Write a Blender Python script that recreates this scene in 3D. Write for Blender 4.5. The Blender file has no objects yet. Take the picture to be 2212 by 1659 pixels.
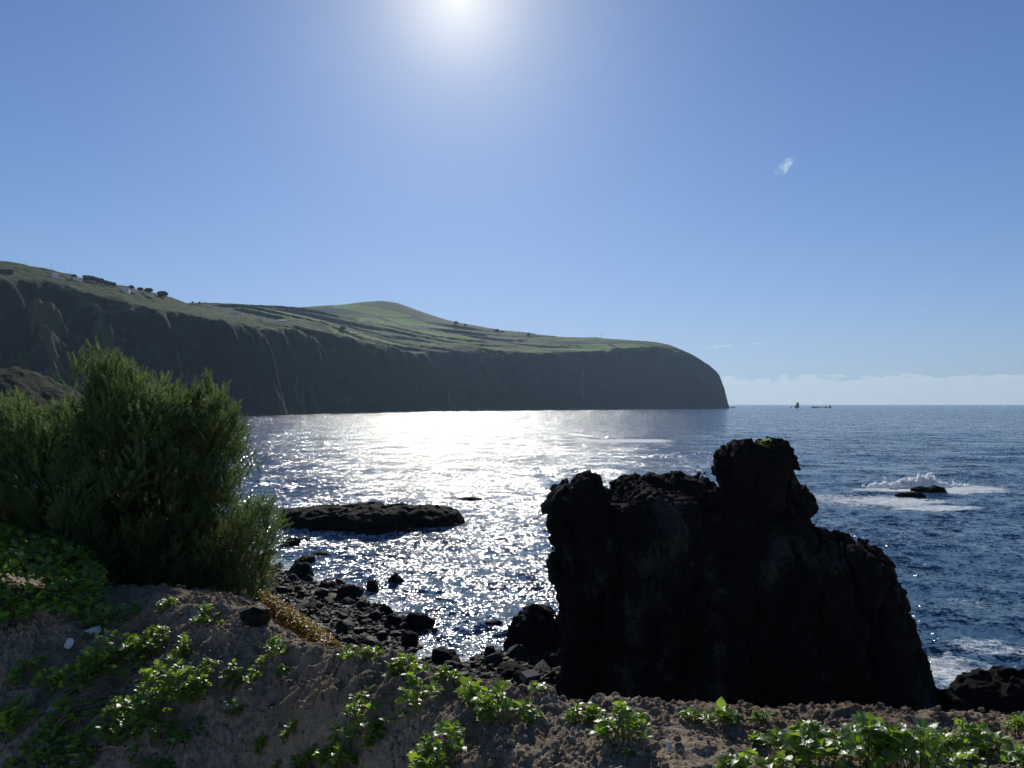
import bpy, math, random
import numpy as np
from mathutils import Vector, Matrix
R = math.radians
random.seed(7); rng = np.random.default_rng(7)
scene = bpy.context.scene
col = scene.collection

# ------------------------------------------------------------------ camera
CAMZ = 13.0
PITCH = R(1.5)
F = 1661.0                    # focal length in units of the 2212 px wide picture
CX, CY = 1106.0, 829.5
cam_d = bpy.data.cameras.new("camera"); cam = bpy.data.objects.new("camera", cam_d); col.objects.link(cam)
cam.location = (0, 0, CAMZ); cam.rotation_euler = (R(90) + PITCH, 0, 0)
cam_d.sensor_width = 36; cam_d.lens = 36 * F / 2212.0
cam_d.clip_start = 0.1; cam_d.clip_end = 200000
scene.camera = cam

# ------------------------------------------------------------------ sun, sky, exposure
SUN_EL, SUN_AZ = R(28.4), R(-4.1)      # azimuth from +Y, positive towards +X
SUN_DIR = Vector((math.sin(SUN_AZ) * math.cos(SUN_EL), math.cos(SUN_AZ) * math.cos(SUN_EL), math.sin(SUN_EL)))
sd = bpy.data.lights.new("sun", 'SUN'); sd.energy = 4.0; sd.angle = R(0.5); sd.color = (1.0, 0.94, 0.84)
so = bpy.data.objects.new("sun", sd); col.objects.link(so)
so.rotation_euler = SUN_DIR.to_track_quat('Z', 'Y').to_euler()
scene.view_settings.view_transform = 'Standard'; scene.view_settings.look = 'None'
scene.cycles.use_denoising = True; scene.cycles.denoising_prefilter = 'NONE'; scene.cycles.use_adaptive_sampling = False
scene.view_settings.exposure = 0.0; scene.view_settings.gamma = 1.0
SKY_STRENGTH = 0.1

class NT:
    """tiny helper to write node trees as expressions"""
    def __init__(s, tree): s.t = tree; s.n = tree.nodes; s.l = tree.links
    def new(s, typ, **kw):
        n = s.n.new(typ)
        for k, v in kw.items(): setattr(n, k, v)
        return n
    def put(s, sock, v):
        if isinstance(v, bpy.types.NodeSocket): s.l.new(v, sock)
        elif v is not None: sock.default_value = v
    def m(s, op, a, b=None, c=None, clamp=False):
        n = s.new('ShaderNodeMath', operation=op, use_clamp=clamp)
        s.put(n.inputs[0], a)
        if b is not None: s.put(n.inputs[1], b)
        if c is not None: s.put(n.inputs[2], c)
        return n.outputs[0]
    def v(s, op, a, b=None, scale=None):
        n = s.new('ShaderNodeVectorMath', operation=op)
        s.put(n.inputs[0], a)
        if b is not None: s.put(n.inputs[1], b)
        if scale is not None: s.put(n.inputs['Scale'], scale)
        return n.outputs['Value'] if op in ('DOT_PRODUCT', 'LENGTH') else n.outputs[0]
    def noise(s, vec, scale=1.0, detail=2.0, rough=0.5, dist=0.0, out=0):
        n = s.new('ShaderNodeTexNoise'); s.put(n.inputs['Vector'], vec)
        s.put(n.inputs['Scale'], scale); n.inputs['Detail'].default_value = detail
        n.inputs['Roughness'].default_value = rough; n.inputs['Distortion'].default_value = dist
        return n.outputs[out]
    def step(s, x, lo, hi):
        n = s.new('ShaderNodeMapRange', interpolation_type='SMOOTHSTEP')
        s.put(n.inputs[0], x); s.put(n.inputs[1], lo); s.put(n.inputs[2], hi)
        return n.outputs[0]
    def mix(s, f, a, b, blend='MIX'):
        n = s.new('ShaderNodeMix', data_type='RGBA', blend_type=blend)
        s.put(n.inputs[0], f); s.put(n.inputs[6], a); s.put(n.inputs[7], b)
        return n.outputs[2]
    def scl(s, vec, v3):
        return s.v('MULTIPLY', vec, v3)
    def pos(s): return s.new('ShaderNodeNewGeometry').outputs['Position']
    def nrm(s): return s.new('ShaderNodeNewGeometry').outputs['Normal']
    def xyz(s, vec):
        n = s.new('ShaderNodeSeparateXYZ'); s.put(n.inputs[0], vec); return n.outputs
    def attr(s, name, out='Fac'):
        return s.new('ShaderNodeAttribute', attribute_name=name).outputs[out]
    def bump(s, h, dist, strength=1.0, normal=None):
        n = s.new('ShaderNodeBump'); s.put(n.inputs['Height'], h)
        n.inputs['Distance'].default_value = dist; n.inputs['Strength'].default_value = strength
        if normal is not None: s.put(n.inputs['Normal'], normal)
        return n.outputs[0]

def pixdir(xd, yd):
    u = (xd - CX) / F; v = (CY - yd) / F
    d = np.array([u, math.cos(PITCH) - v * math.sin(PITCH), math.sin(PITCH) + v * math.cos(PITCH)])
    return d
def at(xd, yd, D):
    d = pixdir(xd, yd); s = D / d[1]
    return np.array([d[0] * s, D, CAMZ + d[2] * s])

# world: the sky, the low bank of cloud on the horizon and three small clouds
world = bpy.data.worlds.new("World"); scene.world = world; world.use_nodes = True
w = NT(world.node_tree); w.n.clear()
sky = w.new('ShaderNodeTexSky', sky_type='NISHITA', sun_disc=False)
sky.sun_elevation = SUN_EL; sky.sun_rotation = SUN_AZ; sky.altitude = 0
sky.air_density = 1.0; sky.dust_density = 0.15; sky.ozone_density = 1.5
dirv = w.v('NORMALIZE', w.new('ShaderNodeTexCoord').outputs['Generated'])
sr, sg, sb = w.xyz(w.v('SCALE', sky.outputs[0], scale=0.05))
def film(x, k, g, b):
    y = w.m('POWER', x, g); return w.m('DIVIDE', w.m('MULTIPLY', y, k), w.m('ADD', w.m('MULTIPLY', y, b), 1.0))
fc = w.new('ShaderNodeCombineXYZ')
w.put(fc.inputs[0], film(sr, 2.254, 1.4, 3.0)); w.put(fc.inputs[1], film(sg, 2.837, 1.4, 3.0)); w.put(fc.inputs[2], film(sb, 4.403, 1.5, 3.0))
ang = w.m('ARCCOSINE', w.m('MINIMUM', w.v('DOT_PRODUCT', dirv, tuple(SUN_DIR)), 0.99999))
aur = w.m('ADD', w.m('MULTIPLY', w.m('EXPONENT', w.m('MULTIPLY', ang, -1 / R(4.0))), 0.74), w.m('MULTIPLY', w.m('EXPONENT', w.m('MULTIPLY', ang, -1 / R(14))), 0.03))
aur = w.m('ADD', aur, w.m('MULTIPLY', w.step(ang, R(6.0), R(1.5)), 0.07))
skyc = w.v('SCALE', w.v('ADD', fc.outputs[0], w.v('SCALE', (1.0, 0.9, 0.55), scale=aur)), scale=1 / SKY_STRENGTH)
dx, dy, dz = w.xyz(dirv)
el = w.m('ARCSINE', dz)
az = w.m('ARCTAN2', dx, dy)
cmb = w.new('ShaderNodeCombineXYZ'); w.put(cmb.inputs[0], w.m('MULTIPLY', az, 1.0)); w.put(cmb.inputs[1], w.m('MULTIPLY', el, 3.0))
n1 = w.noise(cmb.outputs[0], 9.0, 2.0, 0.5)
n2 = w.noise(cmb.outputs[0], 42.0, 5.0, 0.6)
top = w.m('ADD', 0.004, w.m('ADD', w.m('MULTIPLY', n1, 0.020), w.m('MULTIPLY', n2, 0.036)))
bank = w.step(w.m('SUBTRACT', top, el), -0.0004, 0.0035)
bank = w.m('MULTIPLY', bank, w.m('ADD', 0.50, w.m('MULTIPLY', n2, 0.9)))
cloud_col = (6.4, 7.0, 7.3, 1)
c1 = w.mix(bank, skyc, cloud_col)
def small_cloud(base, xd, yd, rx, ry, amt, sc, tilt=0.0):
    d = pixdir(xd, yd); d = d / np.linalg.norm(d)
    right = np.cross(d, [0, 0, 1]); right /= np.linalg.norm(right); up = np.cross(right, d)
    r2 = right * math.cos(tilt) + up * math.sin(tilt); u2 = -right * math.sin(tilt) + up * math.cos(tilt)
    a = w.m('DIVIDE', w.v('DOT_PRODUCT', dirv, tuple(r2)), rx)
    b = w.m('DIVIDE', w.v('DOT_PRODUCT', dirv, tuple(u2)), ry)
    q = w.m('ADD', w.m('MULTIPLY', a, a), w.m('MULTIPLY', b, b))
    nn = w.noise(w.scl(dirv, (1, 1, 1.0)), sc, 5.0, 0.65, 0.6)
    mk = w.step(w.m('SUBTRACT', w.m('MULTIPLY', nn, 2.2), w.m('ADD', q, 0.62)), 0.0, 0.9)
    front = w.m('GREATER_THAN', w.v('DOT_PRODUCT', dirv, tuple(d)), 0.9)
    return w.mix(w.m('MULTIPLY', w.m('MULTIPLY', mk, front), amt), base, (6.6, 7.6, 8.6, 1))
c2 = small_cloud(c1, 1697, 358, 0.019, 0.011, 0.75, 110.0, R(35))
c2 = small_cloud(c2, 1545, 749, 0.034, 0.0026, 0.8, 60.0, R(3))
c2 = small_cloud(c2, 1640, 742, 0.013, 0.0022, 0.7, 90.0, R(3))
c2 = small_cloud(c2, 2037, 810, 0.006, 0.003, 0.4, 150.0)
bg = w.new('ShaderNodeBackground'); w.put(bg.inputs[0], c2); bg.inputs[1].default_value = SKY_STRENGTH
w.l.new(bg.outputs[0], w.new('ShaderNodeOutputWorld').inputs[0])

# ------------------------------------------------------------------ numpy helpers
def _hash(ix, iy, iz, seed):
    h = (ix.astype(np.uint32) * np.uint32(374761393) + iy.astype(np.uint32) * np.uint32(668265263)
         + iz.astype(np.uint32) * np.uint32(2246822519) + np.uint32((seed * 3266489917) & 0xffffffff))
    h = (h ^ (h >> np.uint32(13))) * np.uint32(1274126177)
    h ^= h >> np.uint32(16)
    h = h * np.uint32(2654435761); h ^= h >> np.uint32(15)
    return h
def _g(ix, iy, iz, fx, fy, fz, seed):
    h = _hash(ix, iy, iz, seed)
    a = (h & np.uint32(1023)).astype(np.float32) * np.float32(2 / 1023.) - 1
    b = ((h >> np.uint32(10)) & np.uint32(1023)).astype(np.float32) * np.float32(2 / 1023.) - 1
    c = ((h >> np.uint32(20)) & np.uint32(1023)).astype(np.float32) * np.float32(2 / 1023.) - 1
    return a * fx + b * fy + c * fz
def perlin(x, y, z, seed=0):
    with np.errstate(over='ignore'):
        x = np.asarray(x, np.float64); y = np.asarray(y, np.float64); z = np.asarray(z, np.float64)
        x, y, z = np.broadcast_arrays(x, y, z)
        x0 = np.floor(x); y0 = np.floor(y); z0 = np.floor(z)
        fx = (x - x0).astype(np.float32); fy = (y - y0).astype(np.float32); fz = (z - z0).astype(np.float32)
        ix = x0.astype(np.int64); iy = y0.astype(np.int64); iz = z0.astype(np.int64)
        u = fx * fx * fx * (fx * (fx * 6 - 15) + 10); v = fy * fy * fy * (fy * (fy * 6 - 15) + 10); ww = fz * fz * fz * (fz * (fz * 6 - 15) + 10)
        def G(a, b, c): return _g(ix + a, iy + b, iz + c, fx - a, fy - b, fz - c, seed)
        x00 = G(0, 0, 0) * (1 - u) + G(1, 0, 0) * u
        x10 = G(0, 1, 0) * (1 - u) + G(1, 1, 0) * u
        x01 = G(0, 0, 1) * (1 - u) + G(1, 0, 1) * u
        x11 = G(0, 1, 1) * (1 - u) + G(1, 1, 1) * u
        return ((x00 * (1 - v) + x10 * v) * (1 - ww) + (x01 * (1 - v) + x11 * v) * ww) * 1.3
def fbm(x, y, z=0.0, oct=4, gain=0.5, lac=2.03, seed=0, ridge=False):
    a = 1.0; s = 0.0; f = 1.0
    for i in range(oct):
        p = perlin(x * f + 17.3 * i, y * f - 9.1 * i, np.asarray(z) * f + 3.7 * i, seed + i)
        s = s + a * ((1 - 2 * np.abs(p)) if ridge else p)
        a *= gain; f *= lac
    return s
def worley(x, y, z, seed=0):
    """nearest and second nearest cell distance and the random value of the nearest cell"""
    with np.errstate(over='ignore'):
        x0 = np.floor(x).astype(np.int64); y0 = np.floor(y).astype(np.int64); z0 = np.floor(z).astype(np.int64)
        f1 = np.full(x.shape, 9., np.float32); f2 = f1.copy(); v = np.zeros(x.shape, np.float32)
        for a in (-1, 0, 1):
            for b in (-1, 0, 1):
                for c in (-1, 0, 1):
                    h = _hash(x0 + a, y0 + b, z0 + c, seed)
                    px = x0 + a + (h & np.uint32(255)) / 255. - x; py = y0 + b + ((h >> np.uint32(8)) & np.uint32(255)) / 255. - y; pz = z0 + c + ((h >> np.uint32(16)) & np.uint32(255)) / 255. - z
                    d = np.sqrt(px * px + py * py + pz * pz).astype(np.float32); m = d < f1
                    f2 = np.where(m, f1, np.minimum(f2, d)); v = np.where(m, (h >> np.uint32(24)).astype(np.float32) / 255., v); f1 = np.where(m, d, f1)
    return f1, f2, v
def fractured(x, y, z, sc, seed):
    """blocky broken rock: stepped cells with cracks between them"""
    wx = x + 0.25 / sc * perlin(x * sc, y * sc, z * sc, seed + 50); wz = z + 0.25 / sc * perlin(x * sc + 9, y * sc, z * sc, seed + 51)
    f1, f2, v = worley(wx * sc, y * sc, wz * sc, seed)
    return (v - .5), np.clip(1 - (f2 - f1) * 5, 0, 1) ** 2, f1
def sstep(x, a, b):
    t = np.clip((x - a) / (b - a), 0, 1); return t * t * (3 - 2 * t)
def make_mesh(name, V, Fc, mat=None, smooth=True, attrs=None):
    V = np.ascontiguousarray(V, np.float32); Fc = np.ascontiguousarray(Fc, np.int32); k = Fc.shape[1]
    me = bpy.data.meshes.new(name)
    me.vertices.add(len(V)); me.vertices.foreach_set('co', V.ravel())
    me.loops.add(Fc.size); me.loops.foreach_set('vertex_index', Fc.ravel())
    me.polygons.add(len(Fc)); me.polygons.foreach_set('loop_start', np.arange(0, Fc.size, k, dtype=np.int32))
    me.polygons.foreach_set('loop_total', np.full(len(Fc), k, np.int32))
    me.polygons.foreach_set('use_smooth', np.full(len(Fc), smooth, bool))
    if attrs:
        for an, av in attrs.items():
            at_ = me.attributes.new(an, 'FLOAT', 'POINT'); at_.data.foreach_set('value', np.ascontiguousarray(av, np.float32).ravel())
    me.update(calc_edges=True)
    if mat: me.materials.append(mat)
    return me
def obj(name, me, parent=None, loc=(0, 0, 0), rot=(0, 0, 0), scale=(1, 1, 1)):
    o = bpy.data.objects.new(name, me); col.objects.link(o)
    o.location = loc; o.rotation_euler = rot; o.scale = scale
    if parent: o.parent = parent
    return o
def empty(name, loc=(0, 0, 0), rz=0.0):
    o = bpy.data.objects.new(name, None); col.objects.link(o); o.location = loc; o.rotation_euler = (0, 0, rz); o.empty_display_size = 0.2
    return o
def tag(o, label=None, cat=None, group=None, kind=None):
    if label: o['label'] = label
    if cat: o['category'] = cat
    if group: o['group'] = group
    if kind: o['kind'] = kind
    return o
def grid_faces(nr, nc):
    i = np.arange(nr - 1)[:, None] * nc + np.arange(nc - 1)[None, :]
    i = i.ravel(); return np.stack([i, i + 1, i + nc + 1, i + nc], 1)
def seg_dist(px, py, poly, closed=True):
    """distance to a polyline and inside flag"""
    px = np.asarray(px, np.float32); py = np.asarray(py, np.float32)
    best = np.full(px.shape, 1e18, np.float32); ins = np.zeros(px.shape, bool); n = len(poly)
    for i in range(n if closed else n - 1):
        ax, ay = poly[i]; bx, by = poly[(i + 1) % n]
        vx, vy = bx - ax, by - ay; L = vx * vx + vy * vy + 1e-12
        t = np.clip(((px - ax) * vx + (py - ay) * vy) / L, 0, 1)
        ddx = px - (ax + t * vx); ddy = py - (ay + t * vy)
        best = np.minimum(best, ddx * ddx + ddy * ddy)
        c = ((ay > py) != (by > py)) & (px < (bx - ax) * (py - ay) / (by - ay + 1e-12) + ax)
        ins ^= c
    return np.sqrt(best), ins
def surface_nets(f, origin, h):
    """closed surface of f<0 on a regular grid"""
    nx, ny, nz = f.shape; s = f < 0
    cnt = np.zeros((nx - 1, ny - 1, nz - 1), np.int8)
    for a in (0, 1):
        for b in (0, 1):
            for c in (0, 1): cnt += s[a:nx - 1 + a, b:ny - 1 + b, c:nz - 1 + c]
    act = (cnt > 0) & (cnt < 8); ci = np.argwhere(act)
    idx = np.full(act.shape, -1, np.int64); idx[act] = np.arange(len(ci))
    P = np.zeros((len(ci), 3)); W = np.zeros(len(ci))
    corners = [(a, b, c) for a in (0, 1) for b in (0, 1) for c in (0, 1)]
    vals = {k: f[ci[:, 0] + k[0], ci[:, 1] + k[1], ci[:, 2] + k[2]] for k in corners}
    for k in corners:
        for ax in range(3):
            if k[ax] == 0:
                k2 = list(k); k2[ax] = 1; k2 = tuple(k2)
                a, b = vals[k], vals[k2]; m = (a < 0) != (b < 0)
                t = np.where(m, a / np.where(m, a - b, 1), 0)
                p = np.tile(np.array(k, float), (len(ci), 1)); p[:, ax] = t
                P += p * m[:, None]; W += m
    V = (ci + P / W[:, None]) * h + np.array(origin)
    faces = []
    for ax in range(3):
        sl0 = [slice(1, -1)] * 3; sl1 = [slice(1, -1)] * 3
        sl0[ax] = slice(0, -1); sl1[ax] = slice(1, None)
        A = s[tuple(sl0)]; B = s[tuple(sl1)]
        e = np.argwhere(A != B); fl = A[A != B]
        off = np.array([1, 1, 1]); off[ax] = 0; e = e + off
        o1, o2 = [(1, 2), (2, 0), (0, 1)][ax]
        def cell(d1, d2):
            q = e.copy(); q[:, o1] -= d1; q[:, o2] -= d2; return idx[q[:, 0], q[:, 1], q[:, 2]]
        q = np.stack([cell(1, 1), cell(0, 1), cell(0, 0), cell(1, 0)], 1)
        q[~fl] = q[~fl][:, ::-1]
        faces.append(q)
    Fc = np.concatenate(faces); Fc = Fc[(Fc >= 0).all(1)]
    return V, Fc
def ico(sub):
    t = (1 + 5 ** .5) / 2
    V = [(-1, t, 0), (1, t, 0), (-1, -t, 0), (1, -t, 0), (0, -1, t), (0, 1, t), (0, -1, -t), (0, 1, -t), (t, 0, -1), (t, 0, 1), (-t, 0, -1), (-t, 0, 1)]
    Fc = [(0, 11, 5), (0, 5, 1), (0, 1, 7), (0, 7, 10), (0, 10, 11), (1, 5, 9), (5, 11, 4), (11, 10, 2), (10, 7, 6), (7, 1, 8), (3, 9, 4), (3, 4, 2), (3, 2, 6), (3, 6, 8), (3, 8, 9), (4, 9, 5), (2, 4, 11), (6, 2, 10), (8, 6, 7), (9, 8, 1)]
    V = np.array(V, float); V /= np.linalg.norm(V, axis=1)[:, None]; Fc = np.array(Fc)
    for _ in range(sub):
        E = np.concatenate([Fc[:, [0, 1]], Fc[:, [1, 2]], Fc[:, [2, 0]]]); E.sort(axis=1)
        ue, inv = np.unique(E, axis=0, return_inverse=True); inv = inv.ravel()
        M = V[ue].sum(1); M /= np.linalg.norm(M, axis=1)[:, None]
        n = len(Fc); a = len(V) + inv[:n]; b = len(V) + inv[n:2 * n]; c = len(V) + inv[2 * n:]
        V = np.concatenate([V, M])
        Fc = np.concatenate([np.stack([Fc[:, 0], a, c], 1), np.stack([Fc[:, 1], b, a], 1), np.stack([Fc[:, 2], c, b], 1), np.stack([a, b, c], 1)])
    return V, Fc
ICO = {k: ico(k) for k in (1, 2, 3, 4, 5)}
def boulder_mesh(name, sub, seed, mat, cuts=13, nz=0.10, nfreq=2.2, sharp=0.75):
    V, Fc = ICO[sub]; r0 = np.random.default_rng(seed)
    n = r0.normal(size=(cuts, 3)); n /= np.linalg.norm(n, axis=1)[:, None]; h = r0.uniform(0.55, 1.0, cuts)
    d = V @ n.T; q = np.where(d > 0.05, h / np.maximum(d, 0.05), 9.0); rr = np.minimum(q.min(1), 1.25)
    rr = rr * sharp + (1 - sharp) * 0.85
    rr = rr * (1 + nz * fbm(V[:, 0] * nfreq + seed, V[:, 1] * nfreq, V[:, 2] * nfreq, 4 if sub > 2 else 2, seed=seed))
    return make_mesh(name, V * rr[:, None], Fc, mat, smooth=(sub > 3))

# ------------------------------------------------------------------ materials
def material(name):
    m = bpy.data.materials.new(name); m.use_nodes = True; t = NT(m.node_tree); t.n.clear()
    out = t.new('ShaderNodeOutputMaterial'); return m, t, out
def principled(t, out, color, rough=0.9, spec=0.3, normal=None, **kw):
    p = t.new('ShaderNodeBsdfPrincipled'); t.put(p.inputs['Base Color'], color); t.put(p.inputs['Roughness'], rough)
    t.put(p.inputs['Specular IOR Level'], spec)
    if normal is not None: t.put(p.inputs['Normal'], normal)
    for k, v in kw.items(): t.put(p.inputs[k], v)
    if out is not None: t.l.new(p.outputs[0], out.inputs[0])
    return p
def simple_mat(name, c1, c2, scale=8.0, rough=0.8, spec=0.3, bumpd=0.0):
    m, t, o = material(name); p = t.new('ShaderNodeTexCoord').outputs['Object']
    n = t.noise(p, scale, 4, 0.6)
    principled(t, o, t.mix(n, (*c1, 1), (*c2, 1)), rough, spec, t.bump(n, bumpd) if bumpd else None)
    return m
def lava_mat(name, base=0.014, spec=0.25, wet=0.5, lichen=True, bump=0.05, sc=1.0):
    m, t, o = material(name); p = t.pos()
    a = t.noise(p, 1.1 * sc, 6, 0.65); b = t.noise(p, 9.0 * sc, 5, 0.7); f = t.noise(p, 38.0 * sc, 3, 0.6)
    c = t.mix(a, (base * 0.6, base * 0.58, base * 0.6, 1), (base * 1.6, base * 1.45, base * 1.35, 1))
    if lichen:
        l = t.step(t.m('ADD', t.noise(t.scl(p, (1, 1, 0.55)), 0.42, 5, 0.6), t.m('MULTIPLY', b, 0.28)), 0.70, 0.80)
        c = t.mix(t.m('MULTIPLY', l, t.step(f, 0.35, 0.6)), c, (0.062, 0.068, 0.072, 1))
    h = t.m('ADD', t.m('MULTIPLY', b, 1.0), t.m('MULTIPLY', f, 0.35))
    principled(t, o, c, t.m('ADD', wet, t.m('MULTIPLY', b, 0.35)), spec, t.bump(h, bump))
    return m
M_LAVA = lava_mat('lava_rock', 0.008, 0.10, 0.8, True, 0.16)
M_BOULDER = lava_mat('beach_boulder', 0.007, 0.16, 0.5, False, 0.03)
M_WETROCK = lava_mat('wet_lava', 0.005, 0.07, 0.65, False, 0.14)

# ------------------------------------------------------------------ sea
def sea_point(xd, yd):
    d = pixdir(xd, yd); s = -CAMZ / d[2]; return np.array([d[0] * s, d[1] * s])
SHORE = [sea_point(*q) for q in [(-500, 1010), (300, 1130), (560, 1195), (640, 1240), (720, 1262), (800, 1305), (870, 1345), (885, 1395), (905, 1425), (1000, 1428), (1075, 1420), (1120, 1405), (1200, 1385), (1330, 1480), (1700, 1580), (2040, 1640), (2600, 1720), (3600, 1850)]]
COAST = [(-1600, 300), (-1000, 480), (-620, 560), (-470, 620), (-400, 700), (-350, 690), (-300, 770), (-277, 800), (-258, 900), (-285, 960), (-251, 1080), (-225, 1200), (-167, 1350),
         (-150, 1450), (-98, 1540), (-20, 1640), (60, 1720), (102, 1800), (230, 1960), (382, 2160), (520, 2260), (640, 2380), (688, 2440), (675, 2560), (560, 2800), (700, 3300), (700, 4200), (-3500, 4200), (-3500, 300)]
def build_sea():
    dep = np.concatenate([np.geomspace(0.70, 3, 30), np.arange(3.5, 360, 0.5), np.arange(362, 900, 3)])
    D = CAMZ * 769 / dep
    u = np.linspace(-1.05, 1.05, 1250)
    DD, UU = np.meshgrid(D, u, indexing='ij'); X = DD * UU; Y = DD
    cell = np.maximum(DD ** 2 / (CAMZ * 769) * 0.5, DD * 0.0017)
    r0 = np.random.default_rng(5); Z = np.zeros_like(X)
    def add(lam, amp, th0, spread, k):
        nonlocal Z
        fade = sstep(lam / cell, 3.0, 7.0)
        for _ in range(k):
            th = th0 + r0.normal() * spread; L = lam * r0.uniform(0.7, 1.4); kx, ky = math.sin(th) * 2 * math.pi / L, math.cos(th) * 2 * math.pi / L
            ph = kx * X + ky * Y + r0.uniform(0, 6.28)
            Z += fade * amp * (np.sin(ph) + 0.25 * np.sin(2 * ph + 1.5))
    add(34, 0.10, 0.35, 0.3, 3); add(14, 0.05, 0.3, 0.5, 4); add(6, 0.026, 0.2, 0.7, 5)
    f = sstep(2.8 / cell, 2, 5)
    Z += 0.13 * f * fbm(X / 2.4, Y / 1.5, 0, 2, seed=31)
    f = sstep(0.9 / cell, 2, 5)
    Z += 0.045 * f * fbm(X / 0.8, Y / 0.55, 0, 2, seed=35)
    # foam, plus one far sun glint whitened through the same mask
    foam = np.zeros_like(X)
    def blob(xd, yd, rx, ry, a, warp=1.0):
        nonlocal foam
        c = sea_point(xd, yd); wx = X + warp * rx * 0.35 * perlin(X / rx * 2, Y / ry * 2, 1.0, 3); wy = Y + warp * ry * 0.35 * perlin(X / rx * 2, Y / ry * 2, 7.0, 3)
        q = ((wx - c[0]) / rx) ** 2 + ((wy - c[1]) / ry) ** 2
        foam = np.maximum(foam, a * np.clip(1.25 - q, 0, 1))
    blob(2005, 1060, 11.0, 4.5, 1.1); blob(1930, 1082, 9.5, 5.5, 0.80); blob(1830, 1080, 7.0, 7, 0.58); blob(2095, 1056, 6.5, 3.0, 1.0); blob(2020, 1096, 6, 2.5, 0.85); blob(1890, 1042, 4, 2.5, 0.9)
    blob(2110, 1470, 2.7, 4.0, 0.72); blob(2050, 1530, 1.0, 1.8, 0.72); blob(2180, 1530, 1.8, 1.2, 0.7); blob(2130, 1395, 2.2, 2.0, 0.45); blob(2085, 1300, 1.5, 2.2, 0.3)
    blob(1345, 952, 22, 13, 0.85); blob(1240, 975, 9, 8, 0.4)  # first blob: distant cluster of sun glitter painted white as if foam
    ds, _ = seg_dist(X, Y, SHORE, closed=False)
    foam = np.maximum(foam, 0.60 * np.clip(1 - ds / 2.6, 0, 1))
    for (xd, yd, rx, ry) in ((800, 1150, 11.5, 4.2), (800, 1088, 10, 4)):
        blob(xd, yd, rx, ry, 0.36)
    dc, _ = seg_dist(X, Y, COAST[:16]); foam = np.maximum(foam, np.where((Y > 500) & (Y < 2500) & (X < 700), 0.9 * np.clip(1.15 - dc / (9 + Y * .004), 0, 1), 0))
    # swell rising behind the breaking rock
    c = sea_point(1900, 1050); Z += 0.55 * np.exp(-((X - c[0]) / 9) ** 2 - ((Y - c[1] - 3) / 2.2) ** 2)
    Z += 0.12 * foam * fbm(X / 0.9, Y / 0.9, 0, 2, seed=3) * sstep(0.9 / cell, 0.8, 2)
    V = np.stack([X, Y, Z], -1).reshape(-1, 3)
    m, t, o = material('sea_water'); p = t.pos()
    def nv(scale, st, amp, detail=1.0):
        c = t.noise(t.scl(p, st), scale, detail, 0.5, out=1)
        return t.scl(t.v('SUBTRACT', c, (0.5, 0.5, 0.5)), (amp, amp * 1.25, 0))
    nn = t.nrm()
    patch = t.m('ADD', 0.35, t.m('ADD', t.m('MULTIPLY', t.noise(t.scl(p, (0.3, 1, 1)), 0.02, 4, 0.6), 0.9), t.m('MULTIPLY', t.noise(t.scl(p, (0.13, 0.013, 1)), 1.0, 2, 0.6), 0.9)))
    s = t.v('ADD', nv(0.11, (0.7, 1, 1), 0.40), nv(0.42, (0.75, 1, 1), 0.60))
    s = t.v('ADD', s, nv(1.5, (0.8, 1, 1), 0.95)); s = t.v('ADD', s, nv(5.0, (0.85, 1, 1), 1.05)); s = t.v('ADD', s, nv(12.0, (1, 1, 1), 0.3))
    s = t.v('SCALE', s, scale=t.m('MULTIPLY', patch, 1.12))
    N = t.v('NORMALIZE', t.v('ADD', nn, s))
    fo = t.attr('foam')
    fn = t.noise(t.scl(p, (0.8, 1, 1)), 1.1, 7, 0.7, 0.4); fn2 = t.noise(p, 4.5, 5, 0.65, 0.8)
    fm = t.step(t.m('ADD', t.m('MULTIPLY', fn, 1.4), t.m('ADD', t.m('MULTIPLY', fn2, 1.7), t.m('MULTIPLY', fo, 0.75))), 1.78, 2.12)
    fm = t.m('MULTIPLY', fm, t.step(fo, 0.01, 0.12))
    deep = t.mix(t.step(fo, 0.1, 0.9), (0.030, 0.076, 0.132, 1), (0.06, 0.20, 0.25, 1))
    water = principled(t, None, deep, 0.125, 0.46, N, IOR=1.333)
    foamsh = principled(t, None, (0.72, 0.76, 0.78, 1), 0.9, 0.1, t.bump(fn2, 0.08))
    mx = t.new('ShaderNodeMixShader'); t.put(mx.inputs[0], fm); t.l.new(water.outputs[0], mx.inputs[1]); t.l.new(foamsh.outputs[0], mx.inputs[2])
    t.l.new(mx.outputs[0], o.inputs[0])
    me = make_mesh('sea', V, grid_faces(*X.shape)[:, ::-1], m, True, {'foam': foam.ravel()})
    tag(obj('sea', me), kind='structure')
build_sea()

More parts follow.
